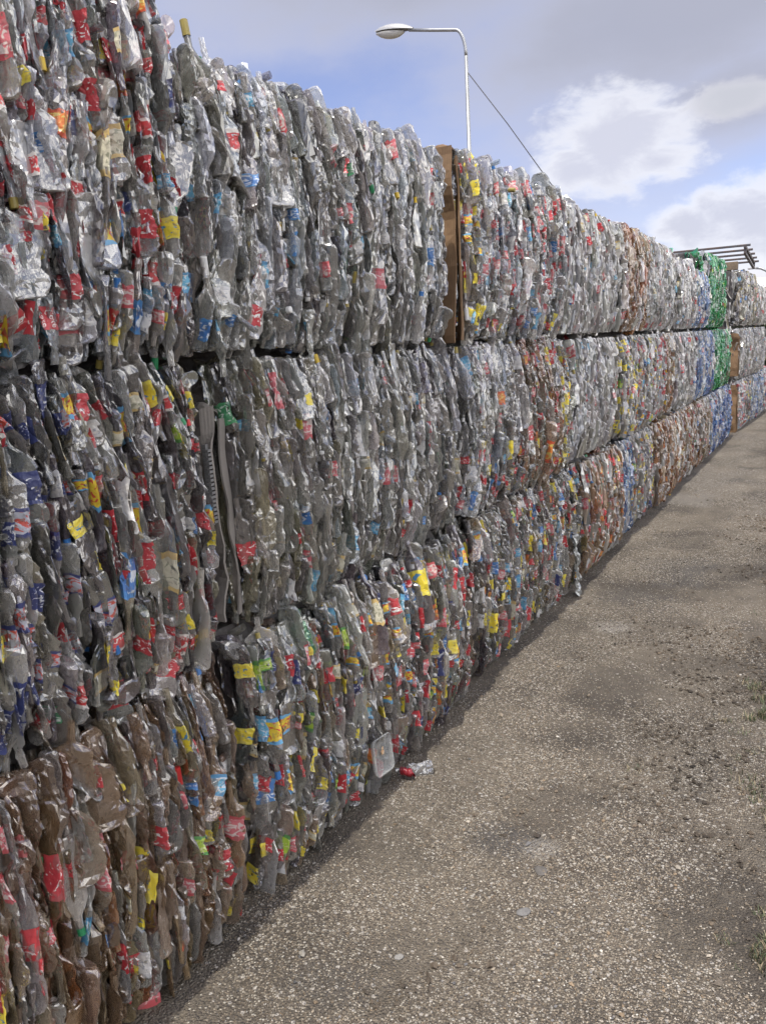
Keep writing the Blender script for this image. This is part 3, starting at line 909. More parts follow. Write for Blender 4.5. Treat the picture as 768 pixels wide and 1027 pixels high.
B(8.00, 9.00, *Z[0], [(0, 1, 'silver')], 'top-row silvery bale right of the half-brown bale', top='full', xf=X0 + -0.030, **fk)
B(7.98, 8.98, *Z[1], [(0, 0.5, 'grey_red'), (0.5, 1, 'brownwhite')], 'narrow middle-row bale with reddish near half and brownish far half', xf=X0 + -0.030, **fk)
B(8.04, 9.06, *Z[2], [(0, 1, 'rust')], 'narrow rust-brown bale in the bottom row', xf=X0 + 0.005, **fk)
B(9.06, 10.13, Z[0][0], 2.44, [(0, 1, 'silver')], 'pale clear top-row bale just left of the bluish end bale', top='full', xf=X0 + 0.000, **fk)
B(9.04, 10.26, *Z[1], [(0, 1, 'silver')], 'pale clear middle-row bale just left of the bluish one', xf=X0 + 0.000, **fk)
B(9.12, 10.46, *Z[2], [(0, 1, 'brownwhite')], 'whitish bottom-row bale with reddish bits right of the rust-brown bale', xf=X0 + -0.020, **fk)
B(10.17, 11.20, Z[0][0], 2.38, [(0, 1, 'bluegrey')], 'blue-grey bale in the top row touching the upper green bale', top='full', corner=(0.14, 0.12), **fk)
B(10.32, 11.78, *Z[1], [(0, 0.4, 'bluegrey'), (0.4, 1, 'blue')], 'blue-grey bale in the middle row touching the lower green bale', corner=(0.12, 0.1), **fk)
B(10.52, 11.86, *Z[2], [(0, 0.7, 'brown'), (0.7, 1, 'bluegrey')], 'dull brown bottom-row bale just left of the bright blue bale', **fk)
B(11.25, 12.80, Z[0][0], 2.64, [(0, 1, 'green')], 'upper of the two bright green bottle bales', top='full', corner=(0.14, 0.14), endface=.6, xf=X0 + 0.0, **fk)
B(11.82, 13.55, *Z[1], [(0, 1, 'green')], 'lower of the two bright green bottle bales', corner=(0.14, 0.12), **fk)
B(11.90, 13.80, *Z[2], [(0, 1, 'blue')], 'bright blue bottle bale on the ground under the green ones', corner=(0.12, 0.1), **fk)
# the stack beyond the gap, turned a little
rzJ = -R(2.4)
J1 = B(14.62, 16.05, 1.69, 2.58, [(0, 1, 'olive'), ], 'grey-brown top bale under the steel rack beyond the green bales', top='full', corner=(0.12, 0.12), xf=-1.40, rz=rzJ, endface=1.0, **fk)
J2 = B(14.60, 16.00, *Z[1], [(0, 1, 'silver')], 'far middle-row bale with a cardboard end beyond the lower green bale', xf=-1.42, rz=rzJ, endface=.6, **fk)
J3 = B(14.62, 16.0, *Z[2], [(0, 0.5, 'pinkgrey'), (0.5, 1, 'multi')], 'far bottom-row bale with two brown cardboard ends beyond the bright blue bale', xf=-1.44, rz=rzJ, endface=.6, **fk)
B(16.08, 17.60, 1.69, 2.42, [(0, 1, 'silver')], 'pale top-row bale at the right edge before the white roof', top='full', xf=-1.33, rz=rzJ, **fk)
B(16.03, 17.55, *Z[1], [(0, 1, 'silver')], 'pale middle-row bale at the right edge of the far stack', xf=-1.35, rz=rzJ, **fk)
B(16.03, 17.60, *Z[2], [(0, 1, 'bluegrey')], 'pale bluish bottom-row bale second from the far end', xf=-1.37, rz=rzJ, top=True, **fk)
B(17.64, 19.2, *Z[2], [(0, 1, 'pinkgrey')], 'pinkish bottom-row bale farthest away at the right edge', xf=-1.30, rz=rzJ, top='full', **fk)


# ------------------------------------------------------------------ cardboard ends, tray, film
def card_mat(name, col, scale=240.0):
    m, nt, out = new_mat(name)
    L = nt.links.new
    tc = nd(nt, 'ShaderNodeTexCoord')
    n = nd(nt, 'ShaderNodeTexNoise', i_Scale=7.0, i_Detail=6.0, i_Roughness=0.65); L(tc.outputs['Object'], n.inputs['Vector'])
    w = nd(nt, 'ShaderNodeTexWave', i_Scale=scale / 6.28, i_Distortion=0.3); L(tc.outputs['Object'], w.inputs['Vector'])
    c = mixc(nt, n.outputs['Fac'], tuple(x * 0.62 for x in col), tuple(min(1, x * 1.2) for x in col))
    h = math_n(nt, 'ADD', math_n(nt, 'MULTIPLY', w.outputs['Fac'], 0.1), n.outputs['Fac'])
    bp = nd(nt, 'ShaderNodeBump', i_Strength=0.5, i_Distance=0.01); L(h, bp.inputs['Height'])
    pr = nd(nt, 'ShaderNodeBsdfPrincipled', i_Roughness=0.85); L(c, pr.inputs['Base Color']); L(bp.outputs[0], pr.inputs['Normal'])
    L(pr.outputs[0], out.inputs['Surface'])
    return m


CARD = card_mat('brown_cardboard', (0.20, 0.122, 0.064))
GCARD = card_mat('grey_cardboard', (0.24, 0.22, 0.20))


def sheet(fn, nu, nv, thick):
    """thick crumpled sheet: fn(a, b) -> point, a, b in 0..1"""
    a, b = np.meshgrid(np.linspace(0, 1, nu), np.linspace(0, 1, nv), indexing='ij')
    Pm = np.array([[fn(x, y) for x, y in zip(ra, rb)] for ra, rb in zip(a, b)])
    du = np.gradient(Pm, axis=0); dv = np.gradient(Pm, axis=1)
    N = np.cross(du, dv); N /= np.linalg.norm(N, axis=-1, keepdims=True) + 1e-9
    A = (Pm + N * thick / 2).reshape(-1, 3); Bm = (Pm - N * thick / 2).reshape(-1, 3)
    n = nu * nv; Q = []
    g = lambda i, j: i * nv + j
    for i in range(nu - 1):
        for j in range(nv - 1):
            q = [g(i, j), g(i + 1, j), g(i + 1, j + 1), g(i, j + 1)]
            Q.append(q); Q.append([n + x for x in q[::-1]])
    for i in range(nu - 1):
        for j in (0, nv - 1):
            q = [g(i, j), g(i + 1, j), n + g(i + 1, j), n + g(i, j)]
            Q.append(q if j else q[::-1])
    for j in range(nv - 1):
        for i in (0, nu - 1):
            q = [g(i, j), g(i, j + 1), n + g(i, j + 1), n + g(i, j)]
            Q.append(q[::-1] if i else q)
    return np.vstack([A, Bm]), Q


def cardboard(bale, name, mat, depth, z0, z1, yoff, seed, flaps=True, wob=0.02, front=0.0):
    r = np.random.default_rng(seed)
    mb = MB()
    h = z1 - z0; ph = r.uniform(0, 9)
    xf = D / 2 + front

    def f(a, b):
        x = xf - a * depth
        y = -bale.W / 2 + yoff + wob * (fbm(a * 2 + ph, b * 2, 1.6, 3) - 0.5) * 2 - 0.012 * math.sin(b * 7 + ph)
        top = 0.03 * (vnoise(a * 5 + ph, 1.0) - 0.5)
        return (x, y, z0 + b * (h + top))
    V, Q = sheet(f, 14, 26, 0.007); mb.raw(V, Q)

    def f2(a, b):                      # a second ply folded round the front edge
        x = xf + 0.012 - 0.02 * a - 0.09 * max(0, a - 0.4)
        y = -bale.W / 2 + yoff + 0.012 + 0.075 * a + wob * (fbm(b * 3 + ph, a, 1.2, 2) - 0.5)
        return (x, y, z0 + 0.01 + b * (h - 0.05))
    V, Q = sheet(f2, 6, 22, 0.006); mb.raw(V, Q)
    if flaps:
        for k in range(3):
            x0 = xf - 0.02 - k * depth / 3.2
            w = depth / 3.0 * r.uniform(0.8, 1.1)
            ang = r.uniform(0.5, 1.5); lng = r.uniform(0.06, 0.11)

            def f3(a, b, x0=x0, w=w, ang=ang, lng=lng):
                t = b * lng
                return (x0 - a * w + 0.01 * math.sin(9 * b + x0 * 40), -bale.W / 2 + yoff - math.sin(ang * b) * t * 0.8 * (1 if k % 2 else -1.0), z0 + h - 0.02 + math.cos(ang * b * 1.3) * t * 0.9 + 0.012 * math.sin(a * 7))
            V, Q = sheet(f3, 8, 7, 0.006); mb.raw(V, Q)
    return mb.build(name, mat, bale.root, smooth=False)


cardboard(BC1, 'cardboard_sheet', CARD, 0.62, 0.0, 0.85, -0.03, 3, wob=0.06, front=-0.05)
o = cardboard(BB2, 'cardboard_sheet', GCARD, 0.42, 0.05, 0.70, -0.03, 4, wob=0.06, front=-0.075)
cardboard(J2, 'cardboard_sheet', CARD, 0.5, 0.06, 0.74, -0.02, 5, flaps=False, wob=.05, front=-0.05)
cardboard(J3, 'cardboard_sheet', CARD, 0.5, 0.03, 0.76, -0.03, 6, flaps=False, wob=.05, front=-0.05)
cardboard(J3, 'cardboard_sheet', CARD, 0.5, 0.0, 0.72, -0.14, 7, flaps=False, wob=.05, front=-0.02)

# ribbed black and grey strip standing in the gap by the grey cardboard
mb = MB()
for k in range(18):
    mb.box((D / 2 - 0.085, -BB2.W / 2 - 0.06, 0.36 + k * 0.0125), (0.022, 0.014, 0.0075))
mb.box((D / 2 - 0.091, -BB2.W / 2 - 0.058, 0.47), (0.012, 0.012, 0.24))
mb.build('ribbed_strip', simple_mat('ribbed_plastic', (0.2, 0.2, 0.2), 0.5, noise=.6), BB2.root)

# clear square tray in the bottom bale
TRAY, nt, out = new_mat('tray_plastic')
pr = nd(nt, 'ShaderNodeBsdfPrincipled', i_Roughness=0.2); pr.inputs['Base Color'].default_value = (0.42, 0.43, 0.42, 1)
tr = nd(nt, 'ShaderNodeBsdfTransparent'); mx = nd(nt, 'ShaderNodeMixShader'); mx.inputs[0].default_value = 0.45
nt.links.new(tr.outputs[0], mx.inputs[1]); nt.links.new(pr.outputs[0], mx.inputs[2]); nt.links.new(mx.outputs[0], out.inputs[0])
pt = on_x(384, 757, X0 + 0.05)


def rrect(hw, hh, rad, n=5):
    pts = []
    for cx, cy, a0 in ((hw - rad, hh - rad, 0), (-hw + rad, hh - rad, 90), (-hw + rad, -hh + rad, 180), (hw - rad, -hh + rad, 270)):
        for k in range(n):
            a = R(a0 + 90 * k / (n - 1)); pts.append((cx + rad * math.cos(a), cy + rad * math.sin(a)))
    return pts


rings = []
for (sc, w) in ((1.0, 0.0), (1.0, 0.006), (0.93, 0.006), (0.90, -0.012), (0.86, -0.014), (0.0, -0.010)):
    rings.append([(w + 0.004 * math.sin(30 * x + 20 * y), x * sc, y * sc) for x, y in rrect(0.062, 0.072, 0.018)])
nn = len(rings[0])
mb = MB(); mb.raw(np.array(rings).reshape(-1, 3), [[i * nn + k, i * nn + (k + 1) % nn, (i + 1) * nn + (k + 1) % nn, (i + 1) * nn + k] for i in range(5) for k in range(nn)])
o = mb.build('clear_tray', TRAY, BB3.root, smooth=True)
o.location = (pt[0] - (BB3.xf - D / 2), pt[1] - (BB3.y0 + BB3.W / 2), pt[2] - BB3.z0)
o.rotation_euler = (R(-6), R(-8), 0)
mb = MB()
r_ = np.random.default_rng(2)
for k in range(9):
    mb.box((0.0005 * k - 0.004, r_.normal(0, 0.007), r_.normal(0.008, 0.009)), (0.001, r_.uniform(.004, .012), r_.uniform(.005, .014)), rot=(r_.uniform(0, 3), 0, 0))
st = mb.build('sticker', simple_mat('tray_sticker', (0.55, 0.3, 0.12), 0.5, noise=.9, nscale=90, col2=(.6, .55, .45)), o)

# loose clear film
FILM = plastic('clear_film', 'object', a0=0.35, a1=0.5)


def film(bale, px, py, w, h, seed, tint, dangle=0.0):
    p = on_x(px, py, bale.xf + 0.02)
    ph = seed * 3.7

    def f(a, b):
        tap = 0.45 + 0.55 * b if dangle else 0.3 + 0.7 * (1 - abs(2 * b - 1))
        return (0.05 * abs(fbm(a * 3 + ph, b * 2, 2.2, 3) - .5) * 2 + dangle * (1 - b) * 0.05, (a - 0.5) * w * tap + 0.03 * (fbm(b * 3, ph, 2) - .5), (b - 0.5) * h + 0.02 * vnoise(a * 4, ph))
    V, Q = sheet(f, 16, 22, 0.0012)
    mb = MB(); mb.raw(V, Q)
    o = mb.build('plastic_film', FILM, bale.root, smooth=True)
    o.location = (p[0] - (bale.xf - D / 2), p[1] - (bale.y0 + bale.W / 2), p[2] - bale.z0)
    o.color = (*tint, 1)
    return o


film(BL[8], 576, 600, 0.10, 0.26, 1, (0.5, 0.52, 0.5), 1.0)
film(BL[8], 574, 560, 0.08, 0.30, 2, (0.5, 0.52, 0.5), 0.6)
film(BL[7], 573, 405, 0.12, 0.06, 3, (0.75, 0.76, 0.66))

# ------------------------------------------------------------------ steel rack on the far bales
STEEL = simple_mat('dark_steel', (0.10, 0.10, 0.105), 0.5, 0.6, noise=.8, nscale=14, col2=(0.16, 0.10, 0.07))
rk = empty('steel_rack', (-2.0, 15.75, 2.585))
rk.rotation_euler = (R(-3.0), 0, R(1.5))
tag(rk, 'dark steel slatted rack lying flat on top of the far bales', 'rack')
rx0, rx1, ry0, ry1, rz0, rz1 = -0.72, 0.52, -1.15, 1.0, 0.16, 0.30
for x in (rx0, rx1):
    for z, h_, ex in ((rz1 - 0.02, 0.04, 0.04), (rz0 + 0.02, 0.035, -0.04)):
        mb = MB(); mb.box((x, (ry0 + ry1) / 2, z), (0.04, ry1 - ry0 + ex, h_)); mb.build('side_rail', STEEL, rk, bevel=.004)
for k, y in enumerate(np.linspace(ry0, ry1, 5)):
    mb = MB(); mb.box((0.0, y, rz1 + 0.0), (rx1 - rx0 - 0.042, 0.045, 0.032)); mb.build('slat', STEEL, rk, bevel=.004)
for x in (rx0, rx1):
    for y in (ry0 + .02, ry1 - .02):
        mb = MB(); mb.box((x, y, (rz0 + rz1) / 2), (0.036, 0.036, rz1 - rz0 - 0.045)); mb.build('post', STEEL, rk)
WOOD = simple_mat('weathered_wood', (0.2, 0.15, 0.10), .8, noise=.8, nscale=12)
bkp = on_y(733, 270, 14.75)
for (x, y, lab_) in ((bkp[0] + 0.0, 14.72, 'wooden block under the near side of the steel rack'), (-2.1, 16.5, 'wooden block under the far side of the steel rack')):
    mb = MB(); mb.box((0, 0, 0.065), (0.20, 0.12, 0.13)); o = mb.build('wooden_block', WOOD, None, bevel=.008)
    o.location = (x, y, 2.585); tag(o, lab_, 'block', 'blocks holding up the rack')

# ------------------------------------------------------------------ street lamp behind the wall
LY = 20.0
GALV = simple_mat('galvanised_steel', (0.42, 0.43, 0.43), 0.45, 0.7, noise=.5, nscale=6)
p0 = on_y(473, 138, LY); p1 = on_y(466, 45, LY); p2 = on_y(410, 30, LY); p3 = on_y(375, 34, LY)
base = np.array([p1[0] + 0.02, LY, 0.0])
lp = empty('street_lamp', base)
tag(lp, 'galvanised street lamp with curved arm rising behind the bale wall', 'street lamp')
pb = on_y(456, 30, LY)
ztop = p1[2] - 0.25
mb = MB(); mb.tube([(0, 0, 0), (0, 0, 0.3), (0, 0, ztop)], [0.08, 0.065, 0.042], 14); mb.build('pole', GALV, lp, smooth=True)
arm = []
ax = p2[0] - base[0]; az = p2[2]
for k in range(9):
    a = k / 8 * math.pi / 2
    arm.append(((pb[0] - base[0]) * (1 - math.cos(a)), 0, ztop + (pb[2] - ztop) * math.sin(a)))
arm.append((ax * 0.6, 0, pb[2] + (az - pb[2]) * .5)); arm.append((ax, 0, az))
mb = MB(); mb.tube(arm, 0.04, 12); mb.build('arm', GALV, lp, smooth=True)
# head: a flattened shell with a paler bowl below
def pod(name, c, dims, mat, zlo, zhi, n=16, m=10):
    V = []; Q = []
    for i in range(n + 1):
        t = i / n; r0 = math.sin(math.pi * min(max(t, 0.02), 0.98)) ** 0.55
        for k in range(m + 1):
            a = R(zlo + (zhi - zlo) * k / m)
            V.append((c[0] - dims[0] * (t - 0.0), c[1] + dims[1] * r0 * math.cos(a), c[2] + dims[2] * r0 * math.sin(a) * (1.1 if math.sin(a) > 0 else 1) + 0.14 * t * dims[0]))
    for i in range(n):
        for k in range(m): Q.append([i * (m + 1) + k, (i + 1) * (m + 1) + k, (i + 1) * (m + 1) + k + 1, i * (m + 1) + k + 1])
    mb = MB(); mb.raw(V, Q); return mb.build(name, mat, lp, smooth=True)


hx = ax + 0.12
hl = (p2[0] - p3[0]) + 0.08
HEAD = simple_mat('lamp_housing', (0.46, 0.46, 0.45), 0.4, 0.2, noise=.4, nscale=8)
BOWL = simple_mat('lamp_bowl_glass', (0.62, 0.62, 0.58), 0.15, noise=.2)
pod('lamp_housing', (hx, 0, az + 0.0), (hl, 0.17, 0.14), HEAD, 0, 180)
pod('lamp_bowl', (hx - 0.25, 0, az + 0.0), (hl - 0.28, 0.155, 0.15), BOWL, 180, 360)
# stay cable
c0 = on_y(472, 72, LY); c1 = on_y(560, 185, LY)
d = c1 - c0
cend = c0 + d * (c0[2] / -d[2]) * 1.0
cab = empty('stay_cable', (cend[0], LY, 0))
tag(cab, 'thin dark stay cable slanting down from the street lamp pole', 'cable')
DARK = simple_mat('cable_black', (0.06, 0.06, 0.065), 0.6)
mb = MB(); mb.tube([(base[0] + 0.03 - cend[0], 0, c0[2])] + [((c0 + (cend - c0) * t)[0] - cend[0], 0, (c0 + (cend - c0) * t)[2] - 0.25 * math.sin(math.pi * t)) for t in (0.15, .3, .45, .6, .75, .9)] + [(0, 0, 0)], 0.013, 6)
mb.build('cable', DARK, cab, smooth=True)
mb = MB(); mb.tube([(0, 0, -0.1), (-0.1, 0, 0.22)], 0.02, 8); mb.build('ground_anchor', GALV, cab)

# ------------------------------------------------------------------ far right: shed, lamp, trees
sh = empty('shed', (-4.2, 52.0, 0))
tag(sh, 'far building with a white roof at the right edge behind the stacks', 'building')
mb = MB(); mb.box((1.0, 3.0, 1.6), (9.0, 8.0, 3.2)); mb.build('wall', simple_mat('shed_wall', (0.3, 0.22, 0.15), .8, noise=.4, nscale=2), sh)
mb = MB()
mb.raw([(-3.9, -1.6, 3.2), (5.9, -1.6, 3.2), (5.9, 3, 4.5), (-3.9, 3, 4.5), (-3.9, 7.6, 3.2), (5.9, 7.6, 3.2),
        (-3.9, -1.6, 3.05), (5.9, -1.6, 3.05), (5.9, 7.6, 3.05), (-3.9, 7.6, 3.05)],
       [[0, 1, 2, 3], [3, 2, 5, 4], [6, 9, 8, 7], [0, 6, 7, 1], [4, 5, 8, 9]], [[0, 3, 9], [0, 9, 6], [3, 4, 9], [1, 7, 2], [7, 8, 2], [8, 5, 2]])
mb.build('roof', simple_mat('white_roofing', (0.75, 0.75, 0.74), .5, noise=.15, nscale=3), sh)
LEAF = simple_mat('leaves', (0.05, 0.075, 0.03), .6, noise=1, nscale=3, col2=(0.10, 0.12, 0.05))
BARK = simple_mat('bark', (0.12, 0.09, 0.06), .9, noise=.8, nscale=10)


def tree(x, y, h, r, seed, label):
    q = np.random.default_rng(seed)
    t = empty('bushy_tree', (x, y, 0)); tag(t, label, 'tree', 'dark trees beyond the far stack')
    mb = MB()
    mb.tube([(0, 0, -0.1), (0.05, 0, h * .3), (0.1, 0.1, h * .7)], [0.13, 0.1, 0.04], 8)
    for k in range(5):
        a = q.uniform(0, 6.28); mb.tube([(0.05, 0, h * (.2 + .08 * k)), (math.cos(a) * r * .5, math.sin(a) * r * .5, h * (.45 + .08 * k))], [.05, .02], 6)
    mb.build('trunk', BARK, t, smooth=True)
    n = 5000
    cl = q.normal(0, 1, (26, 3)); cl /= np.linalg.norm(cl, axis=1, keepdims=True)
    cl = cl * q.uniform(.4, 1, (26, 1)) * np.array([r * .8, r * .8, h * .36]) + np.array([0, 0, h * .6])
    c = cl[q.integers(0, 26, n)] + q.normal(0, .26 * r, (n, 3)) * np.array([1, 1, .8])
    u = q.normal(0, 1, (n, 3)); u /= np.linalg.norm(u, axis=1, keepdims=True)
    v = np.cross(u, q.normal(0, 1, (n, 3))); v /= np.linalg.norm(v, axis=1, keepdims=True)
    s_ = q.uniform(.04, .09, (n, 1)) * 1.4
    V = np.stack([c - u * s_ * 1.5, c + v * s_ * .7, c + u * s_ * 1.5, c - v * s_ * .7], 1).reshape(-1, 3)
    V[:, 2] = np.maximum(V[:, 2], 0.05)
    add('crown', np_mesh('crown', V, np.arange(4 * n).reshape(-1, 4), None, [LEAF]), t)


tree(-2.1, 30.5, 2.3, 1.2, 1, 'dark bushy tree at the right edge below the white roof')
tree(-0.4, 33, 2.6, 1.3, 2, 'dark bushy tree right of the far stack at the very edge')
dl = on_y(766, 268, 46)
ds = empty('distant_lamp', (dl[0] + 0.3, 46, 0)); tag(ds, 'tiny far lamp post with curved top beside the white roof', 'street lamp')
mb = MB(); mb.tube([(0, 0, 0), (0, 0, dl[2] - .6)] + [(-0.7 * (1 - math.cos(a)), 0, dl[2] - .6 + .6 * math.sin(a)) for a in (0.4, .8, 1.2, 1.57)], .06, 8)
mb.build('pole', GALV, ds, smooth=True)
mb = MB(); mb.box((-0.85, 0, dl[2]), (.4, .14, .1)); mb.build('lamp_housing', HEAD, ds, bevel=.02)

# ------------------------------------------------------------------ ground
def gmask(x, y):
    """1 = loose gravel, 0 = bare trodden dirt"""
    a = fbm(x * 1.0 + 3, y * 0.55, 1.1, 4)
    b = fbm(x + 40, y + 11, 3.1, 3)
    tr = 0.06 * np.sin((x + 0.15 * fbm(y * 0.4, x * 0, 1.0, 2)) * 9.0)
    m = sstep(0.38, 0.58, 0.5 * a + 0.5 * b + tr)
    return m


def gheight(x, y):
    return 0.05 * (fbm(x, y * 0.6, 0.6, 3) - 0.5) + 0.028 * (fbm(x + 9, y, 3.0, 3) - 0.5) + 0.010 * (fbm(x, y + 5, 14.0, 2) - 0.5)


def hflat(x, y):                    # settle to zero under the stacks and far off
    k = sstep(-1.62, -1.35, x) * (1 - sstep(14, 30, np.abs(y))) * (1 - sstep(6, 12, np.abs(x)))
    return gheight(x, y) * k - 0.006 * k


def spaced(lo, a, b, hi, step, grow=1.16):
    c = list(np.arange(a, b, step)); s_ = step; x = a
    left = []
    while x > lo: s_ *= grow; x -= s_; left.append(x)
    s_ = step; x = c[-1]; r_ = []
    while x < hi: s_ *= grow; x += s_; r_.append(x)
    return np.array(left[::-1] + c + r_)


gx = spaced(-900, -1.7, 0.9, 900, 0.016, 1.2)
gy = spaced(-900, 0.9, 5.2, 900, 0.02, 1.045)
GX, GY = np.meshgrid(gx, gy, indexing='ij')
GZ = hflat(GX, GY)
V = np.stack([GX, GY, GZ], -1).reshape(-1, 3)
nx_, ny_ = len(gx), len(gy)
i = np.arange(nx_ - 1)[:, None] * ny_; j = np.arange(ny_ - 1)[None]
Q = np.stack([i + j, i + ny_ + j, i + ny_ + j + 1, i + j + 1], -1).reshape(-1, 4)
gm = gmask(GX, GY).reshape(-1)
def smooth_(nt, v, a, b):
    m = nd(nt, 'ShaderNodeMapRange', interpolation_type='SMOOTHSTEP', i_1=a, i_2=b); nt.links.new(v, m.inputs[0]); return m.outputs[0]


G, nt, out = new_mat('gravel_ground')
L = nt.links.new
geo = nd(nt, 'ShaderNodeNewGeometry'); at = nd(nt, 'ShaderNodeAttribute', attribute_name='tint')
n1 = nd(nt, 'ShaderNodeTexNoise', i_Scale=1.3, i_Detail=6.0, i_Roughness=.62); L(geo.outputs['Position'], n1.inputs['Vector'])
n2 = nd(nt, 'ShaderNodeTexNoise', i_Scale=60.0, i_Detail=4.0, i_Roughness=.7); L(geo.outputs['Position'], n2.inputs['Vector'])
v1 = nd(nt, 'ShaderNodeTexVoronoi', i_Scale=135.0); L(geo.outputs['Position'], v1.inputs['Vector'])
v2 = nd(nt, 'ShaderNodeTexVoronoi', i_Scale=60.0); L(geo.outputs['Position'], v2.inputs['Vector'])
base_d = mixc(nt, smooth_(nt, n1.outputs['Fac'], .35, .65), (0.060, 0.050, 0.039), (0.20, 0.170, 0.130))
base_d = mixc(nt, math_n(nt, 'MULTIPLY', n2.outputs['Fac'], .55), base_d, (0.07, 0.058, 0.047))
sp = nd(nt, 'ShaderNodeSeparateColor'); L(v1.outputs['Color'], sp.inputs[0])
ramp = nd(nt, 'ShaderNodeValToRGB'); L(sp.outputs[0], ramp.inputs[0])
cr = ramp.color_ramp; cr.interpolation = 'CONSTANT'
cr.elements[0].color = (0.10, 0.085, 0.07, 1); cr.elements[1].position = .3; cr.elements[1].color = (0.19, 0.155, 0.115, 1)
e = cr.elements.new(.58); e.color = (0.29, 0.25, 0.195, 1)
e = cr.elements.new(.82); e.color = (0.40, 0.365, 0.305, 1)
e = cr.elements.new(.96); e.color = (0.48, 0.45, 0.39, 1)
stone = math_n(nt, 'LESS_THAN', v1.outputs['Distance'], 0.52)
sat = nd(nt, 'ShaderNodeSeparateColor'); L(at.outputs['Color'], sat.inputs[0])
keep = math_n(nt, 'LESS_THAN', sp.outputs[1], math_n(nt, 'ADD', math_n(nt, 'MULTIPLY', sat.outputs[0], 0.75), 0.16))
base_d = mixc(nt, math_n(nt, 'MULTIPLY', sat.outputs[1], .8), base_d, (0.085, 0.078, 0.072))
base_d = mixc(nt, math_n(nt, 'MULTIPLY', sat.outputs[2], .7), base_d, (0.42, 0.40, 0.37))
c = mixc(nt, math_n(nt, 'MULTIPLY', stone, keep), base_d, ramp.outputs[0])
sp2 = nd(nt, 'ShaderNodeSeparateColor'); L(v2.outputs['Color'], sp2.inputs[0])
big = math_n(nt, 'MULTIPLY', math_n(nt, 'LESS_THAN', v2.outputs['Distance'], 0.34), math_n(nt, 'LESS_THAN', sp2.outputs[1], math_n(nt, 'MULTIPLY', sat.outputs[0], .3)))
c = mixc(nt, big, c, (0.40, 0.37, 0.33))
hgt = math_n(nt, 'SUBTRACT', math_n(nt, 'MULTIPLY', n2.outputs['Fac'], .6), math_n(nt, 'MULTIPLY', v1.outputs['Distance'], 1.1))
bp = nd(nt, 'ShaderNodeBump', i_Strength=1.0, i_Distance=.012); L(hgt, bp.inputs['Height'])
pr = nd(nt, 'ShaderNodeBsdfPrincipled', i_Roughness=.92); L(c, pr.inputs['Base Color']); L(bp.outputs[0], pr.inputs['Normal']); L(pr.outputs[0], out.inputs[0])


def patch(lst):
    r = np.zeros(GX.shape)
    for (px, py, rx, ry, k) in lst:
        p = on_ground(px, py)
        d = np.sqrt(((GX - p[0]) / rx) ** 2 + ((GY - p[1]) / ry) ** 2) + 1.5 * (fbm(GX * 1.0, GY, 5.0, 4) - .5)
        r = np.maximum(r, k * (1 - sstep(.5, 1.1, d)))
    return r.reshape(-1)


DPL = [(505, 840, .16, .13, 1), (690, 572, .35, .45, .9), (640, 600, .3, .25, .6), (715, 480, .5, 1.0, .7), (700, 775, .12, .3, .5), (330, 990, .12, .1, .5)]
dark = patch(DPL)
palep = patch([(615, 628, .16, .12, .7), (545, 850, .09, .08, .5), (690, 500, .4, .5, .3)])
g = add('ground', np_mesh('ground', V, Q, None, [G], tint=np.stack([gm, dark, palep], 1)))
tag(g, kind='structure')

DARKP = [(*on_ground(px, py)[:2], rx * .8, ry * .8) for px, py, rx, ry, k in DPL]
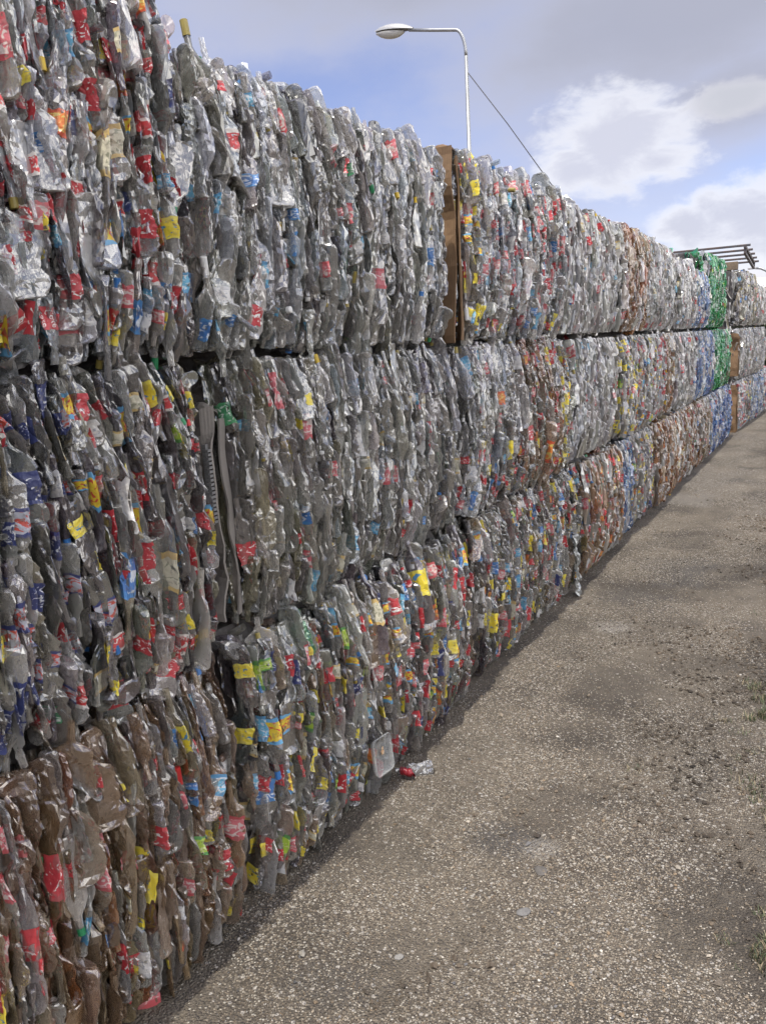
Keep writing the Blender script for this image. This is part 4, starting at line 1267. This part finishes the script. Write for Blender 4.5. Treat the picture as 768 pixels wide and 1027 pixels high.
# loose gravel, near part
def stones(n, xr, yr, smin, smax, seed, usemask=True, dark=False):
    q = np.random.default_rng(seed)
    x = q.uniform(*xr, n * 3); y = yr[0] + (yr[1] - yr[0]) * q.random(n * 3) ** 1.5
    keep = q.random(n * 3) < ((0.22 + 0.78 * gmask(x, y) ** 1.3) if usemask else 1) * (sstep(.46, .6, fbm(x + 70, y, 2.2, 4)) * sstep(-1.3, -.4, x) if dark else 1)
    x = x[keep][:n]; y = y[keep][:n]; n = len(x)
    s_ = smin + (smax - smin) * q.random(n) ** 3.0
    t_ = np.array([(1, 0, 0), (-1, 0, 0), (0, 1, 0), (0, -1, 0), (0, 0, 1), (0, 0, -1), (.62, .62, .5), (-.62, .62, .45), (-.62, -.62, .5), (.62, -.62, .45)], float)
    tri = np.array([[4, 0, 6], [4, 6, 2], [0, 2, 6], [4, 2, 7], [4, 7, 1], [2, 1, 7], [4, 1, 8], [4, 8, 3], [1, 3, 8], [4, 3, 9], [4, 9, 0], [3, 0, 9], [5, 2, 0], [5, 1, 2], [5, 3, 1], [5, 0, 3]])
    A = t_[None] * q.uniform(.45, 1.2, (n, 10, 1)) * s_[:, None, None] * np.stack([q.uniform(.8, 1.3, n), q.uniform(.6, 1., n), q.uniform(.6, 1.1, n)], 1)[:, None]
    an = q.uniform(0, 6.28, n); ca, sa = np.cos(an)[:, None], np.sin(an)[:, None]
    X = A[..., 0] * ca - A[..., 1] * sa; Y = A[..., 0] * sa + A[..., 1] * ca
    Zh = hflat(x, y) + s_ * .30
    V = np.stack([X + x[:, None], Y + y[:, None], A[..., 2] + Zh[:, None]], -1).reshape(-1, 3)
    T = (tri[None] + np.arange(n)[:, None, None] * 10).reshape(-1, 3)
    if dark:
        pal = np.array([(.10, .078, .056), (.14, .11, .08), (.075, .06, .045)]); pr_ = [.4, .35, .25]
    else:
        pal = np.array([(.255, .215, .165), (.185, .152, .113), (.32, .285, .235), (.115, .096, .076), (.44, .41, .355), (.235, .175, .115), (.55, .52, .47), (.17, .165, .165)])
        pr_ = [.22, .22, .15, .22, .06, .075, .015, .04]
    c = pal[q.choice(len(pal), n, p=pr_)] * q.uniform(.75, 1.2, (n, 1)) * (0.62 + 0.66 * sstep(.34, .66, fbm(x + 21, y * .7, 2.2, 5)))[:, None]
    dk = sum(np.exp(-(((x - a_) / r1) ** 2 + ((y - b_) / r2) ** 2) ** 2) for a_, b_, r1, r2 in DARKP)
    c = c * (1 - .45 * np.clip(dk, 0, 1))[:, None]
    return V, T, np.repeat(c, 10, 0)


SV = [stones(210000, (-1.62, 0.35), (0.95, 8.0), .0011, .0040, 1), stones(4500, (-1.6, 0.35), (0.95, 9.0), .0035, .0085, 2), stones(160, (-1.45, 0.3), (1.1, 9.0), .008, .016, 3, False), stones(7000, (-1.3, 0.4), (1.0, 8.0), .004, .014, 4, False, True)]
off = 0; Vs, Ts, Cs = [], [], []
for V_, T_2, C_ in SV: Vs.append(V_); Ts.append(T_2 + off); Cs.append(C_); off += len(V_)
SM, nt, out = new_mat('gravel_stone'); L = nt.links.new
at = nd(nt, 'ShaderNodeAttribute', attribute_name='tint'); geo = nd(nt, 'ShaderNodeNewGeometry')
n = nd(nt, 'ShaderNodeTexNoise', i_Scale=220.0, i_Detail=3.0); L(geo.outputs['Position'], n.inputs['Vector'])
c = mixc(nt, math_n(nt, 'MULTIPLY', n.outputs['Fac'], .6), at.outputs['Color'], mixc(nt, 1.0, at.outputs['Color'], (.5, .48, .45), 'MULTIPLY'))
pr = nd(nt, 'ShaderNodeBsdfPrincipled', i_Roughness=.85); L(c, pr.inputs['Base Color']); L(pr.outputs[0], out.inputs[0])
gv = add('gravel', np_mesh('gravel', np.vstack(Vs), None, np.vstack(Ts), [SM], smooth=False, tint=np.vstack(Cs)))
tag(gv, 'loose pale gravel scattered over the dirt yard', 'gravel', kind='stuff')

# single bigger stones
def rock(px, py, size, seed, col, label, flat=.5):
    q = np.random.default_rng(seed)
    p = on_ground(px, py)
    import bmesh
    bm = bmesh.new(); bmesh.ops.create_icosphere(bm, subdivisions=3, radius=1)
    ks = q.normal(0, 1, (7, 3)); ps = q.uniform(0, 6, 7)
    for v in bm.verts:
        d_ = sum(math.sin(2.2 * float(np.dot(k, v.co)) + p_) for k, p_ in zip(ks, ps)) * .05
        v.co = Vector((v.co.x * size * (1 + d_), v.co.y * size * .75 * (1 + d_), v.co.z * size * flat * (1 + d_)))
    me = bpy.data.meshes.new('rock'); bm.to_mesh(me); bm.free()
    for f in me.polygons: f.use_smooth = True
    me.materials.append(simple_mat('rock_' + str(seed), col, .9, noise=.7, nscale=60, bump=.6))
    o = add('rock', me); o.location = (p[0], p[1], float(hflat(p[0], p[1])) + size * flat * .45); o.rotation_euler = (0, 0, q.uniform(0, 6))
    tag(o, label, 'stone', 'bigger stones lying in the gravel')


rock(525, 912, .024, 1, (.18, .175, .17), 'flat grey stone sunk in the gravel, biggest near the bottom of the photo', .22)
rock(400, 957, .015, 2, (.25, .24, .225), 'pale stone low in the foreground gravel near the bale shadow', .3)
rock(541, 872, .026, 4, (.12, .11, .10), 'dark flat stone at the edge of the grey gravel patch', .2)

# bits fallen off the bales
p = on_ground(405, 781)
o = add('crushed_cup', np_mesh('crushed_cup', *(lambda b: (b[0] * np.array([.8, .35, .26]), b[1], b[2]))(body_geo(HQ[50], 26, 16)), [simple_mat('red_plastic', (.20, .012, .02), .35, noise=.6, nscale=40)]))
o.location = (p[0] + .02, p[1], .03); o.rotation_euler = (R(82), R(70), R(70)); tag(o, 'crushed red plastic piece on the ground against the bottom bale', 'litter')
p = on_ground(430, 776)
me_ = hq_body(52).copy(); o = add('fallen_bottle', me_); o.color = (.5, .5, .5, 1); o.scale = (.8, .8, .62); o.location = (p[0] - .05, p[1] - .03, .026); o.rotation_euler = (R(90), 0, R(-50)); tag(o, 'crushed clear bottle lying on the ground in the bale shadow', 'bottle')

# grass and weeds
def grass(spots, seed):
    q = np.random.default_rng(seed)
    V, T, C = [], [], []
    n = 0
    for (x, y, rad, cnt, h) in spots:
        for _ in range(cnt):
            a = q.uniform(0, 6.28); r = rad * math.sqrt(q.random())
            bx, by = x + r * math.cos(a), y + r * math.sin(a)
            bz = float(hflat(bx, by)) - .004
            hh = h * q.uniform(.4, 1.1); d_ = q.uniform(0, 6.28); ln = hh * q.uniform(.2, 1.1); w = q.uniform(.0008, .0022)
            px_, py_ = -math.sin(d_) * w, math.cos(d_) * w
            mx_, my_ = bx + math.cos(d_) * ln * .35, by + math.sin(d_) * ln * .35
            V += [(bx - px_, by - py_, bz), (bx + px_, by + py_, bz), (mx_ + px_ * .8, my_ + py_ * .8, bz + hh * .65), (mx_ - px_ * .8, my_ - py_ * .8, bz + hh * .65), (bx + math.cos(d_) * ln, by + math.sin(d_) * ln, bz + hh)]
            T += [(n, n + 1, n + 2), (n, n + 2, n + 3), (n + 3, n + 2, n + 4)]; n += 5
            c = np.array((.06, .075, .034)) if q.random() < .6 else np.array((.22, .18, .11))
            C += [c * q.uniform(.7, 1.3)] * 5
    return V, T, C


sp_ = []
for (px, py, rad, cnt, h) in ((764, 690, .06, 260, .05), (768, 720, .08, 420, .07), (766, 722, .05, 240, .06), (745, 735, .06, 120, .03), (752, 760, .06, 130, .035), (766, 800, .07, 220, .05), (757, 800, .05, 120, .04), (768, 825, .06, 160, .05), (762, 950, .06, 320, .05), (768, 965, .07, 320, .06), (750, 955, .05, 120, .04), (735, 720, .06, 60, .02)):
    p = on_ground(px, py)
    for _ in range(3): sp_.append((p[0] + random.gauss(0, rad * .8), p[1] + random.gauss(0, rad * 1.2), rad * random.uniform(.3, .9), int(cnt * random.uniform(.12, .35)), h * random.uniform(.35, .8)))
q = np.random.default_rng(8)
for _ in range(150):
    x = q.uniform(-.75, 1.2); y = q.uniform(2.6, 10)
    if q.random() < sstep(-.9, .1, x) + .05: sp_.append((x, y, q.uniform(.015, .06), int(q.integers(6, 36)), q.uniform(.012, .03)))
for _ in range(260):
    x = q.uniform(.05, 2.6); y = q.uniform(1.4, 16)
    sp_.append((x, y, q.uniform(.04, .16), int(q.integers(20, 110)), q.uniform(.03, .07)))
Vg, Tg, Cg = grass(sp_, 3)
GM, nt, out = new_mat('grass_blades'); at = nd(nt, 'ShaderNodeAttribute', attribute_name='tint')
pr = nd(nt, 'ShaderNodeBsdfPrincipled', i_Roughness=.6); nt.links.new(at.outputs['Color'], pr.inputs['Base Color']); nt.links.new(pr.outputs[0], out.inputs[0])
gr = add('grass', np_mesh('grass', np.array(Vg), None, np.array(Tg), [GM], tint=np.array(Cg)))
tag(gr, 'sparse green grass and weeds at the right edge of the yard', 'grass', kind='stuff')

# ------------------------------------------------------------------ sky and sun
sun_dir = Vector((0.0, 0.42, -1.0)).normalized()          # the way the light travels
elev = math.asin(-sun_dir.z)
to_sun = -sun_dir
sd = bpy.data.lights.new('sun', 'SUN'); sd.energy = 2.5; sd.angle = R(0.6); sd.color = (1, 0.95, 0.87)
so = bpy.data.objects.new('sun', sd); COL.objects.link(so); so.location = (0, 0, 20)
so.rotation_euler = sun_dir.to_track_quat('-Z', 'Y').to_euler()
w = bpy.data.worlds.new('World'); scene.world = w; w.use_nodes = True
nt = w.node_tree
for n in list(nt.nodes): nt.nodes.remove(n)
L = nt.links.new
out = nd(nt, 'ShaderNodeOutputWorld'); bg = nd(nt, 'ShaderNodeBackground')
sky = nd(nt, 'ShaderNodeTexSky', sky_type='NISHITA', sun_disc=False, sun_elevation=elev, sun_rotation=math.atan2(to_sun.x, to_sun.y), air_density=1.0, dust_density=0.6, ozone_density=1.6)
tc = nd(nt, 'ShaderNodeTexCoord')
dirv = tc.outputs['Generated']
nrm = nd(nt, 'ShaderNodeVectorMath', operation='NORMALIZE'); L(dirv, nrm.inputs[0]); dirv = nrm.outputs[0]


def blob(px, py, rx, ry):
    """1 at the centre of a cloud bank in this direction, falling to 0 at its rim"""
    c = ray(px, py); c = Vector(c / np.linalg.norm(c))
    rt = c.cross(Vector((0, 0, 1))).normalized(); upv = rt.cross(c)
    dd = nd(nt, 'ShaderNodeVectorMath', operation='SUBTRACT'); L(dirv, dd.inputs[0]); dd.inputs[1].default_value = c
    d1 = nd(nt, 'ShaderNodeVectorMath', operation='DOT_PRODUCT'); L(dd.outputs[0], d1.inputs[0]); d1.inputs[1].default_value = rt / rx
    d2 = nd(nt, 'ShaderNodeVectorMath', operation='DOT_PRODUCT'); L(dd.outputs[0], d2.inputs[0]); d2.inputs[1].default_value = upv / ry
    s_ = math_n(nt, 'ADD', math_n(nt, 'POWER', math_n(nt, 'ABSOLUTE', d1.outputs['Value']), 2.0), math_n(nt, 'POWER', math_n(nt, 'ABSOLUTE', d2.outputs['Value']), 2.0))
    return math_n(nt, 'SUBTRACT', 1.0, math_n(nt, 'SQRT', s_))


def smooth(v, a, b):
    m = nd(nt, 'ShaderNodeMapRange', interpolation_type='SMOOTHSTEP', i_1=a, i_2=b); L(v, m.inputs[0]); return m.outputs[0]


st = nd(nt, 'ShaderNodeVectorMath', operation='MULTIPLY'); st.inputs[1].default_value = (1, 1, 1.9); L(dirv, st.inputs[0])
na = nd(nt, 'ShaderNodeTexNoise', i_Scale=2.6, i_Detail=7.0, i_Roughness=.55); L(st.outputs[0], na.inputs['Vector'])
nb = nd(nt, 'ShaderNodeTexNoise', i_Scale=15.0, i_Detail=10.0, i_Roughness=.60, i_Distortion=.25); L(st.outputs[0], nb.inputs['Vector'])
nbs = math_n(nt, 'MULTIPLY', math_n(nt, 'SUBTRACT', nb.outputs['Fac'], .5), 1.7)
nas = math_n(nt, 'MULTIPLY', math_n(nt, 'SUBTRACT', na.outputs['Fac'], .5), 1.6)
scol = nd(nt, 'ShaderNodeVectorMath', operation='SCALE'); L(mixc(nt, 1.0, sky.outputs[0], (1.20, 1.0, 1.12), 'MULTIPLY'), scol.inputs[0]); scol.inputs['Scale'].default_value = 0.76
# high thin veil everywhere
veil = smooth(math_n(nt, 'ADD', na.outputs['Fac'], 0.0), .34, .66)
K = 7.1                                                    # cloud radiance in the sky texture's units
c = mixc(nt, math_n(nt, 'MULTIPLY', veil, .55), scol.outputs[0], (.42 * K, .44 * K, .56 * K))
def cloud(c, blobs, col_hi, col_lo, a=0.0, b=.48, noise=nbs, opac=.9):
    f = blobs[0]
    for x in blobs[1:]: f = math_n(nt, 'MAXIMUM', f, x)
    d_ = smooth(math_n(nt, 'ADD', f, noise), a, b)
    core = smooth(math_n(nt, 'ADD', f, math_n(nt, 'MULTIPLY', noise, 1.2)), .15, .9)
    cc = mixc(nt, core, tuple(x * K for x in col_hi), tuple(x * K for x in col_lo))
    return mixc(nt, math_n(nt, 'MULTIPLY', d_, opac), c, cc)


c = cloud(c, [blob(640, 25, .36, .13), blob(420, -30, .30, .13), blob(760, 90, .16, .08)], (.43, .44, .53), (.32, .33, .40), -.1, .75, nas, .92)
c = cloud(c, [blob(618, 140, .098, .068), blob(572, 168, .055, .036), blob(662, 162, .065, .03)], (.66, .67, .72), (.49, .50, .58))
c = cloud(c, [blob(690, 226, .05, .03), blob(745, 215, .09, .045), blob(800, 230, .1, .05)], (.68, .69, .74), (.47, .48, .56))
c = cloud(c, [blob(735, 100, .05, .022)], (.50, .50, .55), (.44, .45, .5), 0, .6)
# unseen broken cloud added right and overhead, brightened to fill the bale faces
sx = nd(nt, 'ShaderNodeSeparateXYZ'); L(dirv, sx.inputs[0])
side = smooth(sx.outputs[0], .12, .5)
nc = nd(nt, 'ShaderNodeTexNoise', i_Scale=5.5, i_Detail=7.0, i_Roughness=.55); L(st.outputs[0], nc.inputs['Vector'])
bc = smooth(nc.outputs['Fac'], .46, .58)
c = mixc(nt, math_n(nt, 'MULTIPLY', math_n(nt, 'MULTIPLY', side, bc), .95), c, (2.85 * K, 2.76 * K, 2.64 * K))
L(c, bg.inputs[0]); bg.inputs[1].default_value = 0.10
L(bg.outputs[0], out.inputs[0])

# ------------------------------------------------------------------ render settings
scene.render.engine = 'CYCLES'
cy = scene.cycles
cy.max_bounces = 8; cy.diffuse_bounces = 3; cy.glossy_bounces = 3; cy.transmission_bounces = 2; cy.transparent_max_bounces = 10
cy.use_adaptive_sampling = True; cy.adaptive_threshold = 0.02
cy.use_denoising = True
cy.caustics_reflective = False; cy.caustics_refractive = False
cy.sample_clamp_indirect = 4
vs = scene.view_settings
vs.view_transform = 'Standard'; vs.look = 'None'; vs.exposure = 1.02; vs.gamma = 1.0
try: vs.use_curve_mapping = False
except Exception: pass
